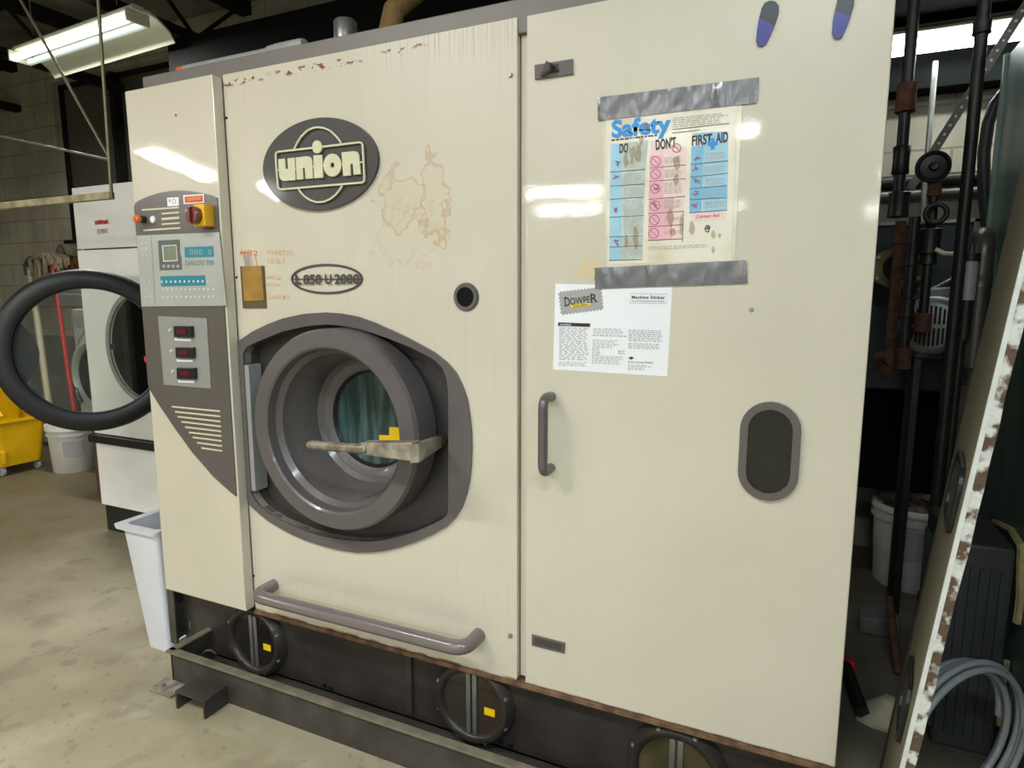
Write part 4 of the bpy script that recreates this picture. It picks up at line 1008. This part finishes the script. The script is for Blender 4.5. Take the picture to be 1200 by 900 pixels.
# mops and broom
def mop(name, label, top, bot, r, m, head_top=True):
    t = thing(name, label, 'mop', bot)
    b = MB(); b.tube([bot, top], r, 10); obj('pole', b, m, t); return t
tp, bt = B(36, 318, 2.05), B(58, 480, 1.9); bt = tp+(bt-tp)*(tp.z-.03)/(tp.z-bt.z)
t = mop('white_mop', 'cream-handled mop with a dark grip, standing head-up beside the red-handled mop', tp, bt, .026, 'pvc')
b = MB(); b.tube([B(35, 322, 2.05), B(33, 311, 2.05), B(37, 305, 2.04), B(47, 305, 2.02)], .04, 12); obj('grip', b, 'rubbergrey', t)
b = MB(); b.tube([bt, bt.lerp(tp, .18)], .075, 12); obj('sleeve', b, 'lowgrey', t)
tp, bt = B(62, 312, 1.95), B(86, 478, 1.86); bt = tp+(bt-tp)*(tp.z-.02)/(tp.z-bt.z)
t = mop('red_handled_mop', 'red-handled mop leaning behind the open round door, tassel of grey yarn on top', tp, bt, .017, 'red')
b = MB(); q = B(60, 305, 1.95)
rn = random.Random(5)
for k in range(34):
    a = rn.uniform(-.24, .15); z_ = rn.uniform(-.3, -.12) if a < -.02 else rn.uniform(-.12, -.03); yy = rn.uniform(-.05, .05)
    b.tube([q+V(rn.uniform(-.03, .03), yy, .02), q+V(a*.6, yy, .05-abs(a)*.1), q+V(a, yy, .01), q+V(a*1.05, yy, z_)], [.012, .02, .017, .01], 6)
obj('mop_yarn', b, 'moprope', t)
tp, bt = B(84, 298, 2.1), B(92, 470, 2.1); bt = tp+(bt-tp)*(tp.z-.02)/(tp.z-bt.z)
t = mop('dust_mop', 'dark dusty mop standing head-up above the yellow sign on the wall', tp, bt, .015, 'rustdark')
b = MB(); q = B(80, 294, 2.1)
for k in range(26):
    a = rn.uniform(-.1, .16); yy = rn.uniform(-.05, .05)
    b.tube([q+V(0, yy, .04), q+V(a*.6, yy, .05-abs(a)*.2), q+V(a, yy, -.01), q+V(a, yy, rn.uniform(-.06, -.03))], [.02, .025, .02, .012], 6)
obj('mop_yarn', b, mat('dusty_yarn', (90, 84, 68), .95, bump=.8, var=.3), t)
# white bucket
def bucket(cx, cy, r, h, label, lidded=True, m='bucketwhite', name='plastic_bucket'):
    t = thing(name, label, 'bucket', (cx, cy, 0))
    b = MB(); b.lathe([(r*.86, 0), (r*.88, .004), (r*.97, h*.82), (r*1.04, h*.82), (r*1.04, h*.87), (r*.98, h*.87), (r*.99, h*.93), (r*1.05, h*.93), (r*1.05, h*.97), (r*.99, h), (r*.95, h), (r*.94, h-.01), (r*.84, .01), (0, .01), (0, 0)], (cx, cy, 0), 'z', 48, caps=False)
    obj('bucket_body', b, m, t)
    if lidded:
        b = MB(); b.lathe([(0, h+.012), (r*.85, h+.012), (r*.9, h+.02), (r*1.06, h+.02), (r*1.07, h-.02), (r*1.055, h-.02), (r*1.04, h+.005), (0, h+.003)], (cx, cy, 0), 'z', 48, caps=False); obj('bucket_lid', b, 'lidwhite', t)
        b = MB(); b.lathe([(0, h+.04), (.03, h+.04), (.035, h+.013), (0, h+.013)], (cx, cy, 0), 'z', 16, caps=False); obj('spout_cap', b, 'p_grey', t)
    return t
q = B(66, 556, 0, 2); bw = bucket(q.x-.03, q.y+.16, .162, .345, 'white lidded plastic bucket on the floor beside the yellow mop bucket')
b = MB(); c0 = V(q.x-.03, q.y+.16, 0)
va = math.atan2(CAM.y-c0.y, CAM.x-c0.x)
def wrap(mb, c, r, a0, a1, z0_, z1_, n=8, taper=.12, h=.345):
    for k in range(n):
        aa, ab = a0+(a1-a0)*k/n, a0+(a1-a0)*(k+1)/n
        rr0 = lambda z: r*(.88+.11*z/(h*.82))+.0015
        mb.face([c+V(math.cos(aa)*rr0(z0_), math.sin(aa)*rr0(z0_), z0_), c+V(math.cos(ab)*rr0(z0_), math.sin(ab)*rr0(z0_), z0_), c+V(math.cos(ab)*rr0(z1_), math.sin(ab)*rr0(z1_), z1_), c+V(math.cos(aa)*rr0(z1_), math.sin(aa)*rr0(z1_), z1_)])
wrap(b, c0, .162, va-.45, va+.45, .13, .25); obj('bucket_label', b, 'p_grey', bw)
# yellow mop bucket with wringer
q = B(8, 556, 0, 2); mx, my = q.x-.13, q.y+.08
yb = thing('mop_bucket', 'bright yellow mop bucket with wringer on casters, at the left edge', 'mop bucket', (mx, my, 0))
def rrect(cx, cy, hx, hy, z, r=.05, n=4):
    out = []
    for (sx, sy, a0) in ((1, 1, 0), (-1, 1, math.pi/2), (-1, -1, math.pi), (1, -1, 3*math.pi/2)):
        for k in range(n+1):
            a = a0+math.pi/2*k/n; out.append(V(cx+sx*(hx-r)+math.cos(a)*r, cy+sy*(hy-r)+math.sin(a)*r, z))
    return out
b = MB(); b.loft([rrect(mx, my, .20, .15, .075), rrect(mx, my, .235, .18, .40), rrect(mx, my, .25, .195, .405), rrect(mx, my, .25, .195, .425), rrect(mx, my, .225, .17, .425), rrect(mx, my, .19, .14, .10)]); obj('bucket_body', b, 'mopyellow', yb)
b = MB(); b.box(mx-.03, mx+.03, my-.205, my-.19, .24, .27, .006); b.box(mx+.19, mx+.24, my-.15, my-.12, .1, .2, .01); obj('moulded_grip', b, 'mopyellow', yb)
b = MB(); b.loft([rrect(mx-.11, my, .10, .14, .36), rrect(mx-.13, my, .13, .17, .64), rrect(mx-.13, my, .14, .18, .66), rrect(mx-.13, my, .12, .16, .66), rrect(mx-.11, my, .09, .12, .38)]); obj('wringer', b, 'mopyellow', yb)
b = MB(); b.box(mx-.2, mx-.04, my-.19, my-.165, .52, .545, .004); obj('wringer_slot', b, 'black', yb)
b = MB(); b.tube([V(mx+.0, my-.12, .60), V(mx+.12, my-.12, .56), V(mx+.2, my-.1, .45)], .012, 8); obj('wringer_lever', b, 'mopyellow', yb)
for sx in (-1, 1):
    for sy in (-1, 1):
        b = MB(); cxw, cyw = mx+sx*.16, my+sy*.12; b.lathe([(0, -.012), (.03, -.012), (.034, -.006), (.034, .006), (.03, .012), (0, .012)], (cxw, cyw, .034), 'y', 20, caps=False)
        b.box(cxw-.012, cxw+.012, cyw-.02, cyw+.02, .034, .082, .003); obj('caster', b, 'p_grey', yb)
# small dark bit of furniture on the wall
# white tall bin
b = MB(); ya, yb2 = .09, .44
def bl(x0_, x1_, y0_, y1_, z, r=.02): return rrect((x0_+x1_)/2, (y0_+y1_)/2, (x1_-x0_)/2, (y1_-y0_)/2, z, r)
b.loft([bl(-2.235, -2.115, .0, .30, 0), bl(-2.305, -2.115, -.015, .36, .47), bl(-2.33, -2.104, -.03, .38, .47), bl(-2.335, -2.102, -.032, .385, .485), bl(-2.30, -2.12, .0, .35, .485), bl(-2.23, -2.12, .01, .29, .01)])
tag(obj('waste_bin', b, 'bin'), 'narrow white plastic bin standing against the left end of the big machine', 'bin')

# ================================================================== right side
gx = .618
gc = thing('green_cabinet', 'tall green painted steel cabinet at the right edge behind the leaning panel', 'cabinet', (gx+.3, .27, 0))
b = MB(); b.box(gx, gx+.6, -.95, 1.5, 0, 2.205, .006); obj('cabinet_body', b, 'green', gc)
b = MB(); b.box(gx-.008, gx, -.94, -.3, .06, 2.15, .002); obj('side_sheet', b, 'green', gc)
b = MB(); b.box(gx-.012, gx+.012, .1485e1, 1.508, 0, 2.21, .002); obj('corner_trim', b, 'green', gc)
# leaning panel
lp = thing('leaning_panel', 'olive-grey sheet metal panel with a rusty white edge, leaning at the right', 'panel', (.19, -.07, 0))
nb, nt_ = V(.143, -.3, 0), V(.143+.106*1.98, -.3, 1.98)
fb, ft_ = V(.212, .17, 0), V(.212+.109*1.98, .17, 1.98)
tn = V(.018, 0, -.002)
b = MB(); b.prism([nb, nt_, ft_, fb], tn); obj('sheet', b, 'boardolive', lp, smooth=False)
b = MB()
wob = random.Random(9)
def ed(p, d): return p+d
N_ = 40; Lp, Rp_ = [], []
for k in range(N_+1):
    t = k/N_; c_ = nb.lerp(nt_, t)+V(0, -.002, 0); Lp.append(c_+V(-.001, 0, 0)); Rp_.append(c_+V(.006, 0, 0))
b.prism(Lp+list(reversed(Rp_)), .004); lab(obj('white_edge', b, 'edgewhite', lp, smooth=False), 'chipped white edge')
b = MB(); Lp, Rp_ = [], []
for k in range(N_+1):
    t = k/N_; c_ = nb.lerp(nt_, t)+V(0, -.001, 0); Lp.append(c_+V(.006, 0, 0)); Rp_.append(c_+V(.021+wob.uniform(-.0015, .0015), 0, 0))
b.prism(Lp+list(reversed(Rp_)), .006); lab(obj('rusty_edge', b, 'boardedge', lp, smooth=False), 'rusted flaking edge')
dv = (fb-nb).normalized(); uv = (nt_-nb).normalized(); nn_ = dv.cross(uv).normalized()
if nn_.x > 0: nn_ = -nn_
def pcut(px_, py_, hw, hh):
    # centre of a recessed grip on the panel's left face
    d = RT*((px_-600)/F_)-UP*((py_-450)/F_)+fwd; t = (nb-CAM).dot(nn_)/d.dot(nn_); c_ = CAM+d*t
    def st(hw_, hh_, off):
        o = []; rr_ = min(hw_, hh_)*.6
        for (sx, sy, a0) in ((1, 1, 0), (-1, 1, math.pi/2), (-1, -1, math.pi), (1, -1, 1.5*math.pi)):
            for k in range(6): a = a0+math.pi/2*k/5; o.append(c_+dv*(sx*(hw_-rr_)+rr_*math.cos(a))+uv*(sy*(hh_-rr_)+rr_*math.sin(a))+nn_*off)
        return o
    b = MB(); b.band(st(hw, hh, .006), st(hw*.74, hh*.86, .006), -nn_*.006); g = obj('grip_recess', b, 'black', lp, smooth=False)
    b = MB(); b.prism(st(hw*.76, hh*.88, .002), -nn_*.0015); obj('recess_back', b, 'tank', g, smooth=False)
pcut(1120, 575, .10, .064); pcut(1062, 818, .085, .064)
# hose coil
hb = MB(); pts = []
cc = V(.425, .34, .215); du = V(.74, .67, 0).normalized()
for k in range(0, 5*36+1):
    a = 2*math.pi*k/36; R = .185+.012*math.sin(a*.37)+.004*(k/36); off = (k/36-2.5)*.013
    pts.append(cc+du*R*math.cos(a)+V(0, 0, 1)*R*math.sin(a)+V(.67, -.74, 0)*off)
hb.tube(pts, .0085, 8)
tag(obj('coiled_hose', hb, 'hose', ang=60), 'coil of pale grey hose standing between the leaning panel and the green cabinet', 'hose')
# dark crate with ribs, in front of the green cabinet
crt = thing('ribbed_crate', 'dark grey ribbed plastic crate behind the leaning panel, above the hose coil', 'crate', (.52, .78, 0))
b = MB(); b.box(.42, .575, .62, .97, .0, .64, .01); obj('crate_body', b, 'crate', crt)
b = MB()
for k in range(14): b.box(.412, .42, .63+k*.024, .638+k*.024, .05, .57)
for k in range(6): b.box(.425+k*.024, .433+k*.024, .612, .62, .05, .57)
b.box(.41, .42, .62, .97, .30, .33); obj('crate_ribs', b, 'tank', crt)
G_ = lambda u, v: B(u, v, gx-.012, 0)
b = MB(); b.tube([G_(1154, 622), G_(1166, 612), G_(1186, 622), G_(1197, 640), G_(1196, 700), G_(1192, 730)], .011, 6)
tag(obj('foam_strip', b, 'foam'), 'bent yellowed foam strip on the side of the green cabinet', 'strip')
b = MB(); b.tube([G_(1180, 775), G_(1176, 795), G_(1171, 850)], .009, 6); tag(obj('foam_strip', b, 'foam'), 'short straight yellowed foam strip low on the green cabinet beside the hose', 'strip')
b = MB()
for u in (1176, 1182): b.tube([G_(u, 640), G_(u+2, 670), G_(u-3, 705)], .003, 6)
tag(obj('wire_loop', b, 'galv'), 'thin silver wires hanging against the green cabinet', 'wire')

# pipework
def pipe(name, label, pts, r, m, cat='pipe', fit=(), par=None):
    b = MB(); b.tube(pts, r, 12); o = obj(name, b, m, par); 
    if par is None: tag(o, label, cat)
    for (p, fr, fl_, fm_, ax) in fit:
        b = MB(); b.tube([p-ax*fl_, p-ax*fl_*.95, p-ax*fl_*.3, p+ax*fl_*.3, p+ax*fl_*.95, p+ax*fl_], [fr*.9, fr, fr*.94, fr*.94, fr, fr*.9], 12); obj('coupling', b, fm_, o)
    return o
ZA = V(0, 0, 1); PY = 1.30
def vx(u, v, Y): return B(u, v, Y)
x1_ = B(1055, 200, PY).x; x2_ = B(1050, 330, PY).x
zt_, zb_ = CZ, B(1056, 240, PY).z
pipe('riser_pipe', 'dark iron riser pipe with rusty couplings, nearest the right edge of the big machine', [V(x1_, PY, zt_), V(x1_, PY, zb_)], .0195, 'iron',
     fit=((V(x1_, PY, B(1061, 115, PY).z), .034, .05, 'rustdark', ZA), (V(x1_, PY, B(1056, 188, PY).z), .029, .05, 'iron', ZA), (V(x1_+.004, PY, zb_), .036, .045, 'iron', ZA)))
x3_ = B(1058, 330, PY).x+.016
zc_ = B(1058, 425, PY).z
pipe('iron_pipe', 'dark iron pipe under the riser, in front of the yellow flange', [V(x3_, PY-.04, zb_-.05), V(x3_, PY-.04, zc_)], .019, 'iron',
     fit=((V(x3_, PY-.04, B(1058, 300, PY).z), .024, .04, 'iron', ZA), (V(x3_, PY-.04, B(1058, 360, PY).z), .025, .035, 'iron', ZA), (V(x3_+.004, PY-.04, zc_+.02), .026, .04, 'rustdark', ZA)))
x4_ = B(1047, 400, PY).x
pipe('rusty_pipe', 'rusty brown pipe beside the machine edge, ending in a stub at the lower left', [V(x4_-.008, PY, zb_-.06), V(x4_-.008, PY, zc_-.02), V(x4_-.05, PY-.06, zc_+.03)], .0185, 'rustdark',
     fit=((V(x4_-.008, PY, B(1050, 275, PY).z), .023, .035, 'rustdark', ZA), (V(x4_-.012, PY, zc_), .025, .045, 'rustdark', ZA)))
# yellow flange with six-sided plate
q = B(1051, 314, 1.55)
b = MB(); hexo = [V(q.x+.098*math.cos(math.pi/6+k*math.pi/3), 1.52, q.z+.098*math.sin(math.pi/6+k*math.pi/3)) for k in range(6)]; hexi = [V(q.x+.055*math.cos(math.pi/6+k*math.pi/3), 1.52, q.z+.055*math.sin(math.pi/6+k*math.pi/3)) for k in range(6)]
b.band(hexo, hexi, .03); flg = obj('hex_flange', b, 'flange'); tag(flg, 'yellowish six-sided flange behind the iron pipes', 'flange')
b = MB(); b.lathe([(0, 1.515), (.05, 1.51), (.058, 1.53), (.058, 1.68)], (q.x, 0, q.z), 'y', 24); obj('flange_hub', b, 'iron', flg)
for k in range(6):
    a = math.pi/6+k*math.pi/3; b = MB(); b.lathe([(0, -.012), (.008, -.012), (.008, 0)], V(q.x+.082*math.cos(a), 1.52, q.z+.082*math.sin(a)), 'y', 6); obj('bolt', b, 'galv', flg)
# tank/box behind
bx0, bx1 = .1, B(1144, 260, 1.72).x; bz1 = B(1144, 252, 1.72).z; bz0 = B(1060, 458, 1.72).z
tk = thing('machinery_housing', 'slate grey steel housing behind the pipes at the right', 'housing', (.4, 1.9, 0))
b = MB(); b.box(bx0+.06, bx1, 1.72, WY-.006, bz0, bz1-.02, .01); obj('housing_body', b, 'tank', tk)
b = MB(); b.box(bx0+.06, bx1+.012, 1.70, 1.72, bz1-.03, bz1-.015, .002); b.box(bx1-.01, bx1+.015, 1.70, 1.73, bz0-.1, bz1-.015, .002); lab(obj('angle_trim', b, 'galv', tk), 'pale bare metal trim')
b = MB(); b.box(bx0+.06, bx1-.02, 1.82, WY-.006, .44, bz0, .01); obj('dark_backing', b, 'blackmatt', tk)  # plain black box added to darken the gap below the housing
b = MB(); b.tube([B(1062, 354, 1.66), B(1118, 325, 1.66)], .011, 8); obj('brace_bar', b, 'galv', tk)
# motor
q = B(1090, 382, 1.36); mt = thing('electric_motor', 'silver electric motor with a slotted fan cover, low among the pipes', 'motor', q)
ax = V(-.32, -.9, 0).normalized(); R_ = .112
def disc_loops(prof, c, ax):
    s_ = ax.cross(ZA).normalized(); lps = []
    for r, h in prof: lps.append([c+ax*h+(s_*math.cos(2*math.pi*k/40)+ZA*math.sin(2*math.pi*k/40))*r for k in range(40)])
    return lps
b = MB(); b.loft(disc_loops([(0.001, 0), (R_*.72, 0), (R_*.95, -.012), (R_, -.03), (R_, -.11), (R_*.9, -.115), (R_*.9, -.25), (0.001, -.25)], q, ax)); obj('motor_body', b, 'motor', mt)
b = MB(); s_ = ax.cross(ZA).normalized()
for row in (-1, 1):
    for k in range(-5, 6):
        hgt = math.sqrt(max(0, .08**2-(k*.0145)**2))
        if hgt < .02: continue
        c_ = q+s_*k*.0145+ax*.002+ZA*row*hgt*.53
        b.prism([c_+s_*-.0038+ZA*hgt*.43, c_+s_*.0038+ZA*hgt*.43, c_+s_*.0038-ZA*hgt*.43, c_-s_*.0038-ZA*hgt*.43], ax*.002)
obj('fan_slots', b, 'hole', mt, smooth=False)
b = MB(); c_ = q+ax*-.16+ZA*.0; b.box(c_.x-.08, c_.x+.08, c_.y-.07, c_.y+.07, c_.z+R_*.85, c_.z+R_*.85+.05, .008); obj('terminal_box', b, 'motor', mt)
b = MB(); b.box(c_.x-.09, c_.x+.09, c_.y-.12, c_.y+.1, c_.z-R_*1.05-.01, c_.z-R_*.8, .004)
for sx_ in (-.075, .075):
    for sy_ in (-.09, .08): b.box(c_.x+sx_-.012, c_.x+sx_+.012, c_.y+sy_-.012, c_.y+sy_+.012, 0, c_.z-R_*1.05, .002)
obj('motor_stand', b, 'iron', mt)
# valve, conduit, strap, loop
VY = 1.28
q = B(1092, 197, VY)
pa = B(1083, 270, VY+.25); pbt = V(pa.x, pa.y, WY-.3)
pipe('white_conduit', 'thin white conduit running straight down the block wall', [V(B(1083, 225, 2.0).x, 2.0, 2.36), V(B(1083, 225, 2.0).x, 2.0, B(1081, 273, 2.0).z)], .012, 'galv')
xv = B(1089, 290, VY).x
vp = pipe('valve_pipe', 'dark iron pipe with a round valve wheel, right of the riser pipe', [V(xv, VY, q.z), V(xv, VY, B(1087, 376, VY).z)], .016, 'iron',
     fit=((V(xv, VY, B(1087, 283, VY).z), .036, .045, 'iron', ZA), (V(xv, VY, B(1087, 300, VY).z), .028, .03, 'iron', ZA), (V(xv, VY, B(1087, 378, VY).z), .030, .035, 'rustdark', ZA), (V(xv, VY, B(1090, 222, VY).z), .024, .025, 'rustdark', ZA)))
b = MB(); b.lathe([(0, -.02), (.012, -.022), (.016, -.006), (.04, -.002), (.046, -.012), (.054, -.008), (.056, .004), (.046, .010), (0, .006)], (q.x, VY-.03, q.z), 'y', 32, caps=False); obj('valve_wheel', b, 'iron', vp)
b = MB(); lc = B(1097, 250, VY-.05); b.tube([lc+V(math.cos(a)*.032, 0, math.sin(a)*.032) for a in [2*math.pi*k/24 for k in range(24)]], .009, 8, closed=True)
b.tube([lc+V(-.03, 0, 0), V(xv, VY, lc.z-.06)], .009, 8); obj('siphon_loop', b, 'blackhose', vp)
# perforated strap
ps = [B(1066, 222, 1.6), B(1092, 186, 1.6), B(1122, 140, 1.6), B(1150, 92, 1.6), B(1178, 50, 1.6)]
b = MB(); d_ = (ps[-1]-ps[1]).normalized(); nrm = d_.cross(V(0, 1, 0)).normalized()
top_ = ps[-1]+d_*1.0; top_ = ps[0]+d_*((CZ-ps[0].z)/d_.z)
b.prism([ps[0]+nrm*.016, ps[0]-nrm*.016, top_-nrm*.016, top_+nrm*.016], .003); stp = obj('perforated_strap', b, 'pipegrey', smooth=False); tag(stp, 'perforated metal strap running diagonally up from the valve wheel', 'strap')
b = MB()
L_ = (top_-ps[0]).length; k = .12
while k < min(L_, 1.1):
    c_ = ps[0]+d_*k; b.lathe([(0, -.0015), (.0055, -.0015), (.0055, .001)], c_, 'y', 8); k += .036
obj('strap_holes', b, 'ivory', stp)
# steel elbow pipe, filter, hoses
EYY = 1.25
e0, e1_, e2_ = B(1172, 262, EYY), B(1150, 272, EYY), B(1141, 430, EYY)
xb = B(1142, 400, EYY).x
pipe('elbow_pipe', 'thick grey steel pipe with an elbow beside the green cabinet', arcpath([V(xb+.02, EYY+.15, B(1150, 275, EYY).z), V(xb, EYY, B(1150, 275, EYY).z), V(xb, EYY, .02)], .08, 6), .032, 'pipegrey',
     fit=((V(xb, EYY, B(1140, 330, EYY).z), .036, .02, 'pipegrey', ZA), (V(xb, EYY, B(1140, 440, EYY).z), .042, .03, 'iron', ZA)))
fq = B(1135, 330, 1.2)
flt = pipe('filter_canister', 'small grey filter canister left of the thick elbow pipe', [V(fq.x, 1.2, B(1130, 305, 1.12).z), V(fq.x, 1.2, B(1130, 352, 1.12).z)], .024, 'dryergrey', 'filter')
b = MB(); b.tube([V(fq.x, 1.2, B(1130, 296, 1.12).z), V(fq.x, 1.2, B(1130, 305, 1.12).z)], .028, 12); b.tube([V(fq.x, 1.2, B(1130, 352, 1.12).z), V(fq.x, 1.2, B(1126, 400, 1.12).z)], .02, 12); b.tube([V(fq.x-.005, 1.2, B(1126, 400, 1.12).z), V(fq.x-.01, 1.2, .02)], .014, 8); obj('canister_fittings', b, 'iron', flt)
xh = B(1123, 320, 1.12).x
pipe('black_standpipe', 'long black vertical pipe from floor to ceiling, in front of the other pipework', [V(xh, 1.12, CZ), V(xh, 1.12, 0)], .019, 'iron',
     fit=((V(xh, 1.12, B(1154, 32, 1.12).z), .027, .02, 'iron', ZA),))
hp_ = [B(1172, 112, 1.62), B(1166, 122, 1.62), B(1158, 145, 1.62), B(1153, 180, 1.62), B(1153, 225, 1.62), B(1158, 268, 1.62), B(1160, 330, 1.62)]
pipe('black_hose', 'black rubber hose curving down beside the green cabinet', [V(hp_[0].x+.3, 1.66, hp_[0].z+.04)]+hp_+[V(hp_[-1].x+.03, 1.66, .02)], .022, 'blackhose', 'hose')
pipe('white_tube', 'thin white curved tube between the valve pipe and the filter canister', [B(1096, 292, 1.22), B(1106, 297, 1.22), B(1120, 298, 1.2), B(1130, 295, 1.12)], .008, 'pvc', 'tube')
zz1, zz2 = B(1080, 211, WY-.06).z, B(1080, 227, WY-.06).z
for z_, r_, lb in ((zz1, .03, 'upper dark pipe running along the back wall at the right'), (zz2, .024, 'lower pale pipe running along the back wall at the right')):
    pipe('wall_pipe', lb, [V(.1, WY-.04, z_), V(3.9, WY-.04, z_)], r_, 'iron' if r_ == .03 else 'pipegrey')
# extra verticals low behind
pipe('drain_pipe', 'black pipe lying slantwise on the dark floor beside the big machine', [B(991, 780, .03, 2), B(1011, 835, .03, 2)], .02, 'iron')
pipe('copper_rod', 'short brown rod standing up from the dark floor before the white drum', [B(1053, 790, 0.01, 2), B(1042, 700, 1.2)], .014, 'rustdark', 'rod')
b = MB(); q = B(992, 778, .03, 2); b.box(q.x-.03, q.x+.03, q.y-.02, q.y+.02, 0, .05, .012); tag(obj('red_connector', b, 'red'), 'small red connector on the floor at the right edge of the big machine', 'connector')
rg = B(1043, 845, .03, 2); b = MB(); rn = random.Random(2); lps = []
for k in range(5):
    z_ = .002+k*.018; r_ = .085*(1-k*.18); lps.append([V(rg.x+r_*math.cos(a)*rn.uniform(.7, 1.2), rg.y+.05+r_*1.2*math.sin(a)*rn.uniform(.7, 1.2), z_) for a in [2*math.pi*j/14 for j in range(14)]])
b.loft(lps); tag(obj('rag', b, 'cloth', ang=60), 'crumpled cream rag on the dark floor beside the leaning panel', 'rag')
b = MB(); q = B(1032, 740, 0.0, 2); b.box(q.x-.08, q.x+.06, q.y-.05, q.y+.05, 0, .07, .01); tag(obj('junction_box', b, 'lowgrey'), 'dusty grey junction box on the dark floor', 'box')
# drums
q = B(1058, 697, 0, 2)
bk = bucket(q.x+.045, q.y+.17, .172, .385, 'white plastic drum full of lint, on the floor behind the leaning panel', lidded=False, name='lint_drum')
b = MB(); cx_, cy_ = q.x+.045, q.y+.17
lps = []
for j, r_ in enumerate((.165, .12, .07, .02)):
    lps.append([V(cx_+r_*math.cos(a), cy_+r_*math.sin(a), .338+.018*j+random.uniform(-.01, .014)) for a in [2*math.pi*k/24 for k in range(24)]])
b.loft(lps); lt_ = obj('lint_fill', b, 'lint', bk, ang=60)
b = MB(); c1 = V(cx_, cy_, 0); va2 = math.atan2(CAM.y-cy_, CAM.x-cx_); wrap(b, c1, .178, va2-.5, va2+.3, .16, .30, h=.385); obj('bucket_label', b, 'p_grey', bk)
q2 = B(1012, 640, 0, 2)
bucket(.12, 2.02, .16, .40, 'grey plastic bucket half hidden behind the big machine, beside the white drum', lidded=False, m='tank')
# vertical dark bits low behind pipes: a pump on the floor
pm = thing('floor_pump', 'dark pump unit on the floor below the slate grey housing', 'pump', (.84, 1.75, 0))
b = MB(); b.lathe([(0, -.18), (.10, -.18), (.12, -.16), (.12, .10), (.09, .13), (0, .13)], (.84, 1.75, .62), 'x', 28, caps=False); obj('pump_housing', b, 'iron', pm)
b = MB(); b.box(.72, .95, 1.62, 1.88, 0, .50, .01); obj('pump_plinth', b, 'iron', pm)
